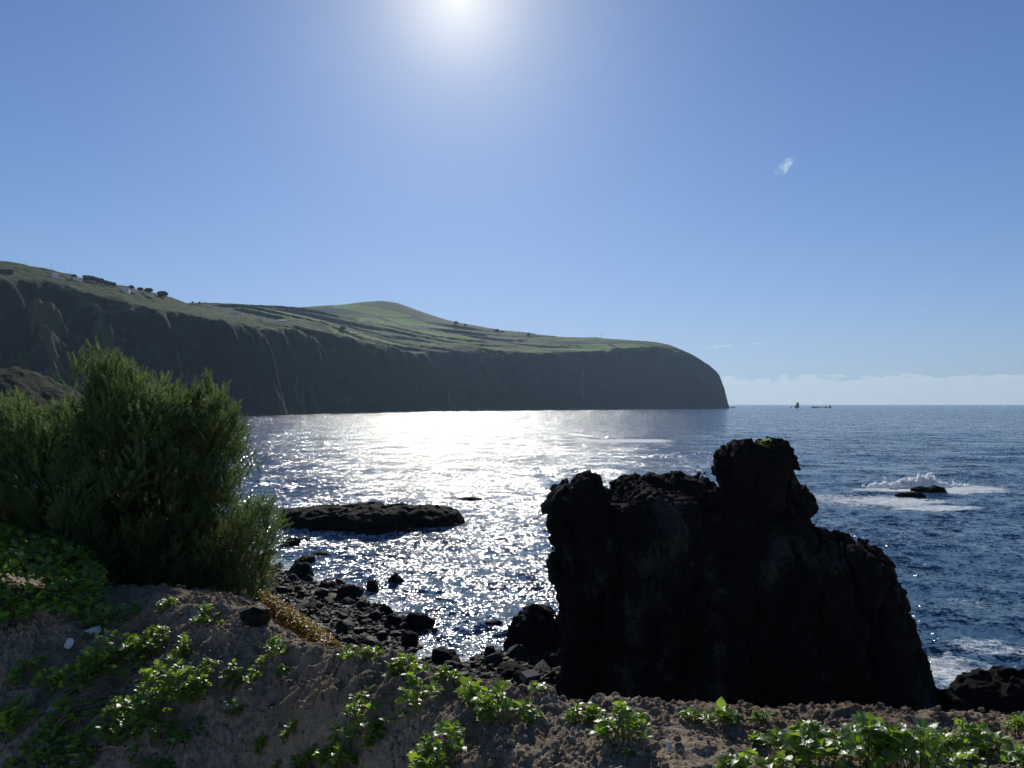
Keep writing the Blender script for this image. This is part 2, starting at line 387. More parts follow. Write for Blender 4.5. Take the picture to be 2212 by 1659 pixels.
# ------------------------------------------------------------------ far coast: cliffs, plateau, hill
_ctl = [(-700, 560, 560), (-700, 520, 720), (-300, 575, 630), (-300, 530, 760), (0, 596, 700), (220, 640, 765), (330, 658, 810), (400, 668, 870), (470, 684, 930), (545, 702, 1010), (650, 704, 1200), (760, 736, 1390), (830, 752, 1500), (1000, 757, 1690), (1110, 757, 1810), (1300, 750, 2130), (1400, 745, 2300),
        (1440, 746, 2370), (1500, 768, 2400), (1543, 792, 2420), (1566, 818, 2440),
        (0, 563, 800), (90, 578, 830), (170, 598, 870), (240, 613, 900), (300, 624, 930), (345, 635, 960), (430, 653, 1150), (520, 661, 1500), (620, 668, 1900),
        (640, 665, 2350), (700, 660, 2450), (780, 653, 2550), (825, 650, 2600), (860, 655, 2600), (960, 690, 2620), (1100, 716, 2550), (1200, 727, 2600), (1290, 728, 2640), (1335, 741, 2640), (1440, 743, 2480),
        (700, 680, 2000), (900, 722, 2000), (1100, 737, 2150), (800, 700, 1900), (900, 703, 2300), (1000, 716, 2350), (1200, 741, 2300), (700, 698, 1500), (880, 741, 1750), (1000, 745, 1950)]
CT = np.array([at(*c) for c in _ctl])
_beh = []
for (x_, y_, d_) in [(0, 563, 800), (170, 598, 870), (345, 635, 960), (430, 653, 1150), (620, 668, 1900), (640, 665, 2350), (780, 653, 2550), (825, 650, 2600), (960, 690, 2620), (1100, 716, 2550), (1200, 727, 2600), (1335, 741, 2640), (1440, 743, 2480), (-300, 530, 760)]:
    p_ = at(x_, y_, d_); q_ = p_ * np.array([1.18, 1.18, 1]); q_[2] = p_[2] * 0.93; _beh.append(q_)
CT = np.concatenate([CT, np.array(_beh)])
_P = CT[:, :2] / 1000.0
_K = np.linalg.norm(_P[:, None] - _P[None], axis=2) + np.eye(len(_P)) * 1e-3
_A = np.block([[_K, np.ones((len(_P), 1)), _P], [np.ones((1, len(_P))), np.zeros((1, 3))], [_P.T, np.zeros((2, 3))]])
_w = np.linalg.solve(_A, np.concatenate([CT[:, 2], np.zeros(3)]))
def plateau(X, Y):
    x = X / 1000.; y = Y / 1000.; z = np.full(x.shape, _w[-3]) + _w[-2] * x + _w[-1] * y
    for i in range(len(_P)): z = z + _w[i] * np.sqrt((x - _P[i, 0]) ** 2 + (y - _P[i, 1]) ** 2)
    return z
_sp = [(60, 700, 205, 596, 1.25), (190, 752, 335, 640, 1.2), (330, 812, 445, 700, 1.35), (405, 880, 500, 800, 1.6), (480, 930, 612, 882, 1.15), (575, 1080, 668, 985, 1.5), (655, 1210, 745, 1120, 1.3), (745, 1370, 800, 1240, 1.6), (800, 1440, 885, 1345, 1.3),
       (900, 1570, 985, 1490, 1.4), (1010, 1710, 1060, 1620, 1.7), (1110, 1815, 1180, 1735, 1.5), (1230, 2010, 1262, 1880, 1.9)]
SPURS = [(((a - CX) / F * b, float(b)), ((c - CX) / F * d, float(d)), e) for a, b, c, d, e in _sp]
def spur_height(X, Y):
    """rocky spurs running from the rim down into the sea: crest height minus flank slope"""
    wx = X + 24 * fbm(X / 60., Y / 60., 0, 4, 0.6, seed=91); wy = Y + 24 * fbm(X / 60., Y / 60., 5, 4, 0.6, seed=94)
    rough = 9 * fbm(X / 26., Y / 26., 1, 4, 0.6, seed=97)
    z = np.full(X.shape, -99.); cr = np.zeros(X.shape)
    for (ax, ay), (bx, by), sl in SPURS:
        za = float(plateau(np.array([ax]), np.array([ay]))[0]) - 5; vx, vy = bx - ax, by - ay; L2 = vx * vx + vy * vy
        tt = np.clip(((wx - ax) * vx + (wy - ay) * vy) / L2, 0, 1); d = np.sqrt((wx - ax - tt * vx) ** 2 + (wy - ay - tt * vy) ** 2)
        c = za * (1 - tt) ** 0.95 * (1 + .10 * np.sin(tt * 19 + ax)) - sl * .9 * d + rough
        cr = np.where(c > z, np.exp(-(d / 9.) ** 2), cr); z = np.maximum(z, c)
    return z, cr
def coast_height(X, Y):
    d, ins = seg_dist(X, Y, COAST); d = np.where(ins, d, -d).astype(float)
    far = sstep(Y, 1400, 2300)
    P = plateau(X, Y)
    g = fbm(X / 135., Y / 135., 0, 4, seed=11, ridge=True) - 0.7
    g2 = fbm(X / 45., Y / 45., 0, 4, seed=21)
    dd = d + g * 44 * (1 - 0.6 * far) * sstep(d, 0, 40) + g2 * 9 + 3.0 * fbm(X / 15., Y / 15., 0, 3, seed=29)
    slope = (1.75 + 1.0 * far) * (1 + 0.30 * perlin(X / 260., Y / 260., 2.0, 33))
    h = dd * slope
    h = np.where(dd > 0, 3 + h * (1 + 0.20 * fbm(X / 55., Y / 55., 0, 4, 0.6, seed=41)), dd * 0.5)
    # terraces and low inland scarps on the plateau
    tn = fbm(X / 640., Y / 200., 0, 3, 0.4, seed=51); te = 0
    for q in (-0.26, 0.0, 0.22): te = te + 9.0 * (sstep(tn, q, q + 0.05) - 0.5)
    te = te * sstep(Y, 1150, 1450) * sstep(dd, 50, 120) * (1 - 0.9 * sstep(P, 235, 300)) * (1 - 0.85 * sstep(X, 80, 330)) * (0.55 + 0.9 * perlin(X / 210., Y / 210., 4.0, 57))
    P = P + te + 1.6 * fbm(X / 16., Y / 16., 0, 3, seed=61) * (1 - 0.7 * sstep(P, 250, 320))
    sh, _ = spur_height(X, Y); sh = sh + 5 * g2
    h = 4 * np.logaddexp(h / 4, sh / 4)
    k = 10.0
    z = -k * np.logaddexp(-h / k, -P / k)
    # brown talus mound behind the shrub
    c = at(30, 790, 285); m_ = c[2] * np.exp(-(((X - c[0] + 12) / 42) ** 2 + ((Y - c[1]) / 40) ** 2) ** 1.4) * (1 + 0.12 * fbm(X / 14., Y / 14., 0, 4, seed=71))
    return np.maximum(z, m_ - 0.5), dd
def build_coast():
    u = np.linspace(-0.98, 0.36, 1250); D = np.geomspace(190, 3400, 900)
    DD, UU = np.meshgrid(D, u, indexing='ij'); X = DD * UU; Y = DD
    Z, dd = coast_height(X, Y); sh_, rid = spur_height(X, Y); rid = rid * sstep(sh_ - Z, -16, -2)
    m, t, o = material('coast_land'); rd = t.attr('crest'); p = t.pos(); x, y, z = t.xyz(p); nz = t.xyz(t.nrm())[2]
    big = t.noise(p, 0.012, 5, 0.6); mid = t.noise(t.scl(p, (1, 1, 0.4)), 0.07, 6, 0.7); fine = t.noise(p, 0.3, 5, 0.7)
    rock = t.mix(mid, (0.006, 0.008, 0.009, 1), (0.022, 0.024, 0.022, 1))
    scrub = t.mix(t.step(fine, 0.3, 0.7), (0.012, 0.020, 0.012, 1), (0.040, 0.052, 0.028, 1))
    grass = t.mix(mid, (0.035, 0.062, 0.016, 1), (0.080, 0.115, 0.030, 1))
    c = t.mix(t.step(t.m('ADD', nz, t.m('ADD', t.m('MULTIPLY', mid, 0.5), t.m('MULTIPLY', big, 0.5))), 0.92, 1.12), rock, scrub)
    c = t.mix(t.m('MULTIPLY', t.step(t.m('ADD', rd, t.m('MULTIPLY', fine, 0.55)), 0.80, 1.2), 0.8), c, t.mix(fine, (0.035, 0.045, 0.022, 1), (0.10, 0.10, 0.055, 1)))
    # pasture fields divided by dark hedges
    vo = t.new('ShaderNodeTexVoronoi', feature='F1'); t.put(vo.inputs['Vector'], t.scl(p, (0.0048, 0.0075, 0.0))); vo.inputs['Scale'].default_value = 1.0
    ve = t.new('ShaderNodeTexVoronoi', feature='DISTANCE_TO_EDGE'); t.put(ve.inputs['Vector'], t.scl(p, (0.0048, 0.0075, 0.0))); ve.inputs['Scale'].default_value = 1.0
    fr = t.xyz(vo.outputs['Color'])[0]
    field = t.mix(t.step(fr, 0.45, 0.8), grass, t.mix(fr, (0.09, 0.17, 0.02, 1), (0.13, 0.25, 0.025, 1)))
    hedge = t.step(t.m('ADD', ve.outputs[0], t.m('MULTIPLY', fine, 0.02)), 0.045, 0.06)
    field = t.mix(hedge, (0.014, 0.022, 0.012, 1), field)
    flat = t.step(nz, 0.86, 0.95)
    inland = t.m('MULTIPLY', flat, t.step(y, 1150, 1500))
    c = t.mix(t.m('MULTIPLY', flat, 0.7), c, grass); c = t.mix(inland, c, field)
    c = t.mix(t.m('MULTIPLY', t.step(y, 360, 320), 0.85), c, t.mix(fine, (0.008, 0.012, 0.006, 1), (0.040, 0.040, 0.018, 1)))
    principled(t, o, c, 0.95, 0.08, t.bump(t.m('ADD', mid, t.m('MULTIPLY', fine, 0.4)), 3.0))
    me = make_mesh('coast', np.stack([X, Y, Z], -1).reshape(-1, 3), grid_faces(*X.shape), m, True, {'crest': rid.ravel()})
    tag(obj('hillside', me), kind='structure')
build_coast()

# ------------------------------------------------------------------ haze: one closed box of even thin air
def build_haze():
    lo = np.array([-15500., -400., -12.0]); hi = np.array([15500., 14600., 460.])
    V = np.array([[x, y, z] for x in (lo[0], hi[0]) for y in (lo[1], hi[1]) for z in (lo[2], hi[2])])
    Fc = np.array([[0, 1, 3, 2], [4, 6, 7, 5], [0, 4, 5, 1], [2, 3, 7, 6], [0, 2, 6, 4], [1, 5, 7, 3]])
    m, t, o = material('haze_air'); pv = t.new('ShaderNodeVolumePrincipled')
    pv.inputs['Color'].default_value = (0.50, 0.74, 1.0, 1); pv.inputs['Density'].default_value = 0.000050; pv.inputs['Anisotropy'].default_value = 0.35
    t.l.new(pv.outputs[0], o.inputs['Volume'])
    tag(obj('haze', make_mesh('haze', V, Fc, m, False)), kind='stuff')
build_haze()

# ------------------------------------------------------------------ black lava stack
def sd_poly(px, pz, poly):
    d, ins = seg_dist(px, pz, poly); return np.where(ins, -d, d)
def lump(X, Y, Z, outline, Yc, T, Rr):
    """outline given in picture units at distance Yc, rounded to thickness 2T"""
    pw = [(at(a, b, Yc)[0], at(a, b, Yc)[2]) for a, b in outline]
    d2 = sd_poly(X[:, 0, :], Z[:, 0, :], pw)[:, None, :]
    qx = d2 + Rr; qy = np.abs(Y - Yc) - T + Rr
    return np.sqrt(np.maximum(qx, 0) ** 2 + np.maximum(qy, 0) ** 2) - Rr + np.minimum(np.maximum(qx, qy), 0)
def smin(a, b, k):
    h = np.clip(0.5 + 0.5 * (b - a) / k, 0, 1); return b * (1 - h) + a * h - k * h * (1 - h)
def build_stack():
    h = 0.085; x0, x1, y0, y1, z0, z1 = 0.6, 19.5, 27.0, 39.0, -1.5, 12.6
    xs = np.arange(x0, x1, h); ys = np.arange(y0, y1, h); zs = np.arange(z0, z1, h)
    X, Y, Z = np.meshgrid(xs, ys, zs, indexing='ij', sparse=False); X = X.astype(np.float32); Y = Y.astype(np.float32); Z = Z.astype(np.float32)
    L = [([(1180, 1090), (1197, 1056), (1232, 1040), (1260, 1026), (1284, 1037), (1300, 1060), (1318, 1075), (1345, 1090), (1390, 1200), (1400, 1700), (1210, 1700), (1216, 1400), (1206, 1270), (1196, 1190)], 32.6, 1.8, 1.6),
         ([(1325, 1072), (1335, 1048), (1370, 1030), (1420, 1030), (1460, 1024), (1490, 1037), (1515, 1032), (1526, 1060), (1524, 1100), (1560, 1500), (1330, 1500)], 35.0, 1.7, 1.2),
         ([(1345, 1085), (1400, 1058), (1445, 1075), (1490, 1082), (1503, 1150), (1490, 1400), (1520, 1700), (1280, 1700), (1295, 1200)], 32.0, 2.4, 1.6),
         ([(1546, 1110), (1546, 1066), (1553, 1040), (1553, 1012), (1555, 985), (1575, 962), (1612, 953), (1650, 950), (1685, 952), (1698, 972), (1706, 992), (1706, 1010), (1696, 1020), (1694, 1040), (1705, 1100), (1705, 1250), (1548, 1250)], 33.6, 1.5, 1.3),
         ([(1690, 1050), (1704, 1038), (1724, 1042), (1737, 1060), (1740, 1095), (1734, 1130), (1738, 1300), (1640, 1300), (1640, 1080)], 34.2, 1.5, 0.9),
         ([(1526, 1072), (1540, 1056), (1552, 1066), (1560, 1110), (1540, 1300), (1500, 1300), (1505, 1100)], 33.4, 1.0, 0.5),
         ([(1440, 1120), (1540, 1096), (1620, 1092), (1700, 1104), (1748, 1132), (1800, 1150), (1868, 1172), (1900, 1200), (1922, 1250), (1936, 1300), (1962, 1370), (1985, 1430), (2004, 1475), (2016, 1500), (2006, 1550), (2010, 1620), (2010, 1760), (1300, 1760), (1300, 1400), (1400, 1200)], 33.0, 3.1, 3.0),
         ([(1230, 1640), (1330, 1560), (1480, 1580), (1600, 1500), (1760, 1460), (1850, 1560), (1960, 1640), (1990, 1800), (1240, 1800)], 30.9, 2.2, 1.8)]
    f = None
    for ol, Yc, T, Rr in L:
        g = lump(X, Y, Z, ol, Yc, T, Rr).astype(np.float32); f = g if f is None else smin(f, g, 0.28)
    near = np.abs(f) < 1.1
    x, y, z = X[near], Y[near], Z[near]
    n = 0.20 * fbm(x * 0.75, y * 0.75, z * 0.6, 2, seed=3)
    n += 0.20 * np.abs(fbm(x * 1.9, y * 1.9, z * 1.6, 4, 0.62, seed=9)) * 1.6 - 0.13
    n += 0.06 * fbm(x * 5.5, y * 5.5, z * 5.5, 2, 0.6, seed=19)
    cr = 1 - np.abs(perlin(x * 0.75 + 0.5 * perlin(x, y, z * .7, 5), y * 0.3, z * 0.16, 8)) * 9
    n += 0.45 * np.clip(cr, 0, 1) ** 2
    n -= 0.07
    v, ck, f1 = fractured(x, y, z * 0.8, 0.85, 61); n += 0.20 * v + 0.15 * ck + 0.12 * (f1 - .45)
    v, ck, f1 = fractured(x, y, z, 2.3, 67); n += 0.07 * v + 0.05 * ck + 0.05 * (f1 - .45)
    bl = 1 - np.abs(perlin(x * 0.5, y * 0.5, z * 0.75 + 0.3 * x, 12)) * 10
    n += 0.22 * np.clip(bl, 0, 1) ** 2
    f[near] += n.astype(np.float32)
    V, Fc = surface_nets(f, (x0, y0, z0), h)
    o = tag(obj('sea_stack', make_mesh('sea_stack', V, Fc, M_LAVA, True)), 'towering jagged black lava stack with a head shaped top standing at the shore', 'rock')
    return f, (xs, ys, zs)
STK = build_stack()
def stack_top(x, y):
    f, (xs, ys, zs) = STK; i = np.clip(int((x - xs[0]) / .085), 0, len(xs) - 1); j = np.clip(int((y - ys[0]) / .085), 0, len(ys) - 1)
    c = np.where(f[i, j] < 0)[0]; return zs[c[-1]] if len(c) else 0

def rock_mass(name, c, half, seed, mat, h, label, flat=0.55, lumps=6, group=None, rot=0.0, rough=1.0):
    """craggy low rock: union of ellipsoids, surface-netted with noise"""
    hx, hy, hz = half; pad = 0.35 * min(half) + 3 * h
    xs = np.arange(-hx - pad, hx + pad, h); ys = np.arange(-hy - pad, hy + pad, h); zs = np.arange(-0.8, hz + pad, h)
    X, Y, Z = np.meshgrid(xs, ys, zs, indexing='ij')
    r0 = np.random.default_rng(seed); f = np.full(X.shape, 9.0)
    for k in range(lumps):
        a = (k + 0.5) / lumps * 2 - 1; cx = a * hx * 0.74; cy = r0.uniform(-.25, .25) * hy; e = math.sqrt(max(0.15, 1 - (a * 0.82) ** 2))
        rx = hx / lumps * 1.7; ry = hy * r0.uniform(.7, .95) * e; rz = hz * r0.uniform(.75, 1.0) * (flat + (1 - flat) * e)
        q = np.sqrt(((X - cx) / rx) ** 2 + ((Y - cy) / ry) ** 2 + np.abs(Z / rz) ** 3.2 + 1e-6)
        f = smin(f, (q - 1) * min(rx, ry, rz), 0.25 * min(half))
    s = 1.0 / max(0.5, hz)
    f += rough * hz * (0.16 * fbm(X * s + seed, Y * s, Z * s, 5, 0.6, seed=seed) + 0.10 * np.abs(fbm(X * s * 3, Y * s * 3, Z * s * 3, 3, seed=seed + 3)))
    v, ck, f1 = fractured(X, Y, Z * 1.3, 1.6 * s, seed); f += hz * (0.16 * v + 0.10 * ck)
    v, ck, f1 = fractured(X, Y, Z, 4.2 * s, seed + 9); f += hz * 0.07 * v
    V, Fc = surface_nets(f, (xs[0], ys[0], zs[0]), h)
    o = obj(name, make_mesh(name, V, Fc, mat, True), None, c, (0, 0, rot))
    return tag(o, label, 'rock', group)
def sp(xd, yd, z=0.0):
    d = pixdir(xd, yd); s = (z - CAMZ) / d[2]; return np.array([d[0] * s, d[1] * s, z])
c = sp(778, 1150); rock_mass('reef', (c[0] + .1, c[1] + 4.0, 0), (11.6, 5.6, 2.5), 41, M_WETROCK, 0.16, 'long low black reef lying in the glittering water beside the shrub', 0.85, 7)
c = sp(1018, 1080); rock_mass('sea_rock', (c[0], c[1], -0.1), (1.6, 0.8, 0.6), 5, M_WETROCK, 0.09, 'small wet black rock just beyond the right end of the long reef', 0.5, 3)
c = sp(1002, 1124); rock_mass('sea_rock', (c[0], c[1], -0.1), (0.8, 0.4, 0.35), 6, M_WETROCK, 0.08, 'tiny dark rock touching the right tip of the long reef', 0.5, 2)
c = sp(2013, 1066); rock_mass('sea_rock', (c[0], c[1] + 0.6, -0.1), (2.5, 1.3, 1.35), 15, M_WETROCK, 0.09, 'larger black rock at the foot of the breaking wave', 0.6, 3)
c = sp(1968, 1073); rock_mass('sea_rock', (c[0], c[1], -0.1), (1.9, 1.1, 1.0), 16, M_WETROCK, 0.09, 'lower black rock left of the breaking wave splash', 0.6, 3)
c = sp(1930, 1058); rock_mass('sea_rock', (c[0], c[1], -0.1), (0.8, 0.4, 0.35), 17, M_WETROCK, 0.08, 'small outlying rock leftmost in the breaking surf', 0.5, 2)
c = sp(2003, 1080); rock_mass('sea_rock', (c[0], c[1] - 1, -0.1), (0.8, 0.4, 0.3), 18, M_WETROCK, 0.08, 'rock in the foam nearest the viewer below the breaking wave', 0.5, 2)
c = sp(1170, 1400); rock_mass('sea_rock', (c[0] - 0.35, c[1] + 0.4, 0), (1.55, 1.5, 2.45), 23, M_WETROCK, 0.09, 'craggy black rock at the waterline leaning on the left side of the big stack', 0.6, 3, rough=1.0)
c = sp(2150, 1590); rock_mass('sea_rock', (c[0] + 1.0, c[1] + 0.3, -0.2), (2.7, 1.9, 2.9), 31, M_WETROCK, 0.07, 'jagged dark rock in the surf to the right of the stack foot', 0.5, 4)
c = sp(2030, 1512); rock_mass('sea_rock', (c[0], c[1], -0.1), (0.35, 0.3, 0.3), 33, M_WETROCK, 0.05, 'little dark rock in foam touching the right foot of the stack', 0.5, 2)
c = sp(1066, 1345); rock_mass('sea_rock', (c[0], c[1], -0.1), (0.5, 0.3, 0.28), 34, M_WETROCK, 0.05, 'lone flat rock awash between the beach and the stack', 0.5, 2)
c = sp(566, 1040); rock_mass('sea_rock', (c[0], c[1], -0.1), (0.6, 0.4, 0.35), 35, M_WETROCK, 0.08, 'tiny far rock awash beside the top right of the shrub', 0.5, 2)
# splash thrown up behind the breaking rock
def build_splash():
    c = sp(2005, 1056); hx, hy, hz = 9.5, 1.3, 2.3; h = 0.10
    xs = np.arange(-hx - .8, hx + .8, h); ys = np.arange(-hy - .8, hy + .8, h); zs = np.arange(-0.4, hz + 1.0, h)
    X, Y, Z = np.meshgrid(xs, ys, zs, indexing='ij'); f = np.full(X.shape, 9.)
    for (a, b, rx, ry, rz) in [(-.2, 0, 1.6, .9, 1.75), (1.3, .1, 1.3, .8, 1.7), (-1.7, 0, 1.5, .8, 1.35), (-3.0, .1, 1.6, .7, 1.0), (2.4, 0, 1.4, .8, 1.0), (4.0, -.1, 1.5, .6, .8), (-4.8, .1, 1.5, .6, .85), (5.8, -.1, 1.4, .5, .65), (-6.5, .1, 1.5, .5, .75), (7.6, -.1, 1.3, .4, .45), (-8.0, .2, 1.2, .4, .5)]:
        q = np.sqrt(((X - a) / rx) ** 2 + ((Y - b) / ry) ** 2 + (Z / rz) ** 2 + 1e-6); f = smin(f, (q - 1) * min(rx, ry, rz), 0.3)
    f += 0.42 * fbm(X * 1.3, Y * 1.3, Z * 1.1, 5, 0.62, seed=77) * (0.5 + 0.5 * np.clip(Z, 0, 2))
    V, Fc = surface_nets(f, (xs[0], ys[0], zs[0]), h)
    # thrown droplets around the crest
    r0 = np.random.default_rng(4); n = 900; dv, df = ICO[1]; k = len(dv)
    P = np.stack([r0.normal(0.2, 1.8, n), r0.normal(0, .5, n), np.abs(r0.normal(0, 1.0, n)) + 0.5], 1); P = P[P[:, 2] < 2.0 - 0.16 * np.abs(P[:, 0])]; n = len(P)
    s_ = r0.uniform(0.012, 0.05, n); DV = (P[:, None] + dv[None] * s_[:, None, None]).reshape(-1, 3); DF = (df[None] + (np.arange(n) * k)[:, None, None]).reshape(-1, 3)
    m, t, o = material('white_spray'); pr = principled(t, o, (0.93, 0.95, 0.96, 1), 1.0, 0.0, t.bump(t.noise(t.pos(), 9, 4, 0.7), 0.08))
    pr.inputs['Subsurface Weight'].default_value = 1.0; pr.inputs['Subsurface Radius'].default_value = (1, 1, 1); pr.inputs['Subsurface Scale'].default_value = 0.9
    Fq = np.concatenate([Fc[:, [0, 1, 2]], Fc[:, [0, 2, 3]], DF + len(V)])
    me = make_mesh('splash', np.concatenate([V, DV]), Fq, m, True)
    tag(obj('wave_splash', me, None, (c[0] + 0.2, c[1] + 2.2, -0.15)), kind='stuff')
build_splash()
# far needle rocks on the horizon
for k, (xd, wd, hd, lb) in enumerate([(1722, 9, 14, 'tall needle rock standing alone on the far horizon'), (1709, 4, 3, 'tiny rock at the left foot of the far needle rock'), (1763, 16, 3, 'long low rock right of the far needle rock'),
                                     (1776, 4, 2.4, 'small dot of rock between the long low rock and the outermost rocks'), (1785, 8, 3.0, 'low rock third to the right of the far needle'), (1793, 5, 6, 'short pointed rock at the right end of the far rocks'), (1583, 9, 2.5, 'low rock just off the tip of the headland')]):
    D = 2700.; s = D / F; c = at(xd, 881, D)
    me = boulder_mesh('far_rock', 3, 60 + k, M_LAVA, 10, 0.2); V = np.array([v.co[:] for v in me.vertices])
    z = np.clip(V[:, 2] + 0.5, 0, 9); taper = 1 - 0.55 * z / z.max() if hd > 5 else 1
    V = np.stack([V[:, 0] * wd * s / 1.7 * taper + (0.15 * wd * s * z if hd > 10 else 0), V[:, 1] * wd * s / 2 * taper, (z / z.max() * (hd + 1) * s - 2)], 1)
    me.vertices.foreach_set('co', V.astype(np.float32).ravel()); me.update()
    tag(obj('far_rock', me, None, (c[0], c[1], 0)), lb, 'rock')

# ------------------------------------------------------------------ beach and foreground bank
GX = np.array([-300, 0, 130, 250, 400, 500, 560, 640, 720, 800, 880, 950, 1050, 1150, 1250, 1350, 1500, 1650, 1800, 1950, 2100, 2212, 2500.])
GC = np.array([(1270, 7.5), (1290, 7.0), (1312, 6.5), (1298, 6.8), (1300, 6.2), (1315, 5.9), (1345, 5.7), (1392, 5.2), (1404, 4.9), (1425, 4.6), (1440, 4.4), (1472, 4.2), (1502, 4.0), (1518, 3.85), (1542, 3.75), (1533, 3.7), (1546, 3.62), (1556, 3.6), (1552, 3.55), (1562, 3.5), (1568, 3.6), (1572, 3.6), (1580, 3.5)])
GT = np.array([5.0, 4.9, 4.8, 4.75, 4.7, 4.65, 4.6, 4.38, 4.18, 3.92, 3.66, 3.4, 3.25, 3.15, 3.15, 3.1, 3.05, 3.05, 3.0, 3.0, 3.0, 3.0, 3.0])
def pz(xd, yd, D): return CAMZ - (yd - 873) / F * D
def smooth_interp(x, xp, yp):
    x = np.asarray(x, float); acc = 0
    for o_, w_ in ((-45, .2), (-22, .2), (0, .2), (22, .2), (45, .2)): acc = acc + w_ * np.interp(x + o_, xp, yp)
    return acc
def ground_base(u, D):
    """ground height by azimuth (u = X/Y) and distance"""
    xd = u * F + CX
    yc = smooth_interp(xd, GX, GC[:, 0]); dc = smooth_interp(xd, GX, GC[:, 1]); dt = smooth_interp(xd, GX, GT)
    zc = CAMZ - (yc - 873) / F * dc; zt = CAMZ - (1680 - 873) / F * dt
    t = np.clip((D - dt) / (dc - dt), 0, 1); prof = t ** np.interp(xd, [150, 330, 850, 1050], [.7, .46, .50, .75])
    zin = zt + (zc - zt) * prof
    shelf = np.interp(xd, [-600, 300, 520, 640, 760, 900], [5.5, 5.0, 4.0, 2.6, 0.5, 0.25])     # flat ground behind the crest
    drop = np.maximum(D - dc - 0.15, 0)
    zsh = zc - 0.20 * np.minimum(drop, shelf) * np.interp(xd, [300, 560, 700], [0.9, 1.1, 2.6])
    zout = zsh - 1.05 * np.maximum(drop - shelf, 0)
    return np.where(D < dc, zin, zout)
def ground_h(X, Y):
    u = X / np.maximum(Y, .2); z = ground_base(u, Y); xd = u * F + CX
    bank = np.interp(xd, [0, 450, 650, 950, 1150], [0.6, 1.0, 1.3, 0.9, 0.35])
    z = z + 0.075 * bank * fbm(X * 1.7, Y * 1.7, 0, 3, seed=101)
    z = z + 0.030 * (0.6 + bank * 0.6) * fbm(X * 6, Y * 6, z * 4, 3, 0.6, seed=111)
    z = z + 0.09 * bank * (0.35 - np.abs(fbm(X * 2.6, Y * 2.9, 0, 3, 0.5, seed=115)))
    return z
def ground_fine(X, Y):
    z = ground_h(X, Y)
    r = 0.5 + 0.5 * perlin(X * 2.1, Y * 2.1, 3.3, 120)
    k_ = sstep(perlin(X * 1.1, Y * 1.4, 8.8, 125) + 0.5 * perlin(X * 3.7, Y * 3.7, 1.1, 126), -0.28, 0.22)
    z = z + (0.006 + 0.013 * k_) * np.abs(fbm(X * 14, Y * 14, z * 12, 3, 0.6, seed=131)) * 1.8 + (0.004 + 0.007 * k_) * fbm(X * 42, Y * 42, z * 30, 2, 0.6, seed=141)
    return z
def beach_h(X, Y):
    d, _ = seg_dist(X, Y, SHORE, closed=False)
    ys = np.interp(X, [q[0] for q in SHORE], [q[1] for q in SHORE])
    s = np.where(Y < ys, d, -d)
    z = np.where(s > 0, 0.085 * s, 0.16 * s)
    return z + 0.22 * fbm(X * 0.5, Y * 0.5, 0, 4, 0.6, seed=151)
def ray_ground(xd, yd):
    d = pixdir(xd, yd); Ds = np.arange(2.2, 24, 0.01)
    X = d[0] / d[1] * Ds; Z = CAMZ + d[2] / d[1] * Ds; g = ground_h(X, Ds)
    k = np.argmax(Z < g); return (X[k], Ds[k], g[k]) if (Z < g).any() else (X[-1], Ds[-1], g[-1])
def soil_mat():
    m, t, o = material('dry_soil'); p = t.pos()
    a = t.noise(p, 1.3, 5, 0.6); b = t.noise(p, 22, 5, 0.7); g = t.noise(p, 90, 3, 0.6)
    c = t.mix(a, (0.10, 0.070, 0.046, 1), (0.29, 0.220, 0.148, 1)); c = t.mix(t.m('MULTIPLY', t.step(b, 0.35, 0.7), t.step(t.noise(p, 0.8, 3, 0.6), 0.35, 0.65)), c, (0.40, 0.325, 0.24, 1))
    c = t.mix(t.step(g, 0.58, 0.72), c, (0.055, 0.042, 0.033, 1))
    principled(t, o, c, 0.95, 0.15, t.bump(t.m('ADD', b, t.m('MULTIPLY', g, 0.5)), 0.016))
    return m
M_SOIL = soil_mat()
def build_ground():
    u = np.linspace(-0.80, 0.80, 1250)
    D = np.concatenate([np.arange(0.8, 2.7, 0.06), np.arange(2.7, 7.6, 0.0085), np.geomspace(7.6, 30, 120)])
    DD, UU = np.meshgrid(D, u, indexing='ij'); X = DD * UU
    Z = ground_fine(X, DD)
    me = make_mesh('ground', np.stack([X, DD, Z], -1).reshape(-1, 3), grid_faces(*X.shape), M_SOIL, True)
    tag(obj('ground', me), kind='structure')
    x = np.arange(-75, 26, 0.22); y = np.arange(17, 85, 0.22); X, Y = np.meshgrid(x, y); Z = beach_h(X, Y)
    me = make_mesh('beach', np.stack([X, Y, Z], -1).reshape(-1, 3), grid_faces(*X.shape), M_BOULDER, True)
    tag(obj('beach', me), kind='structure')
build_ground()

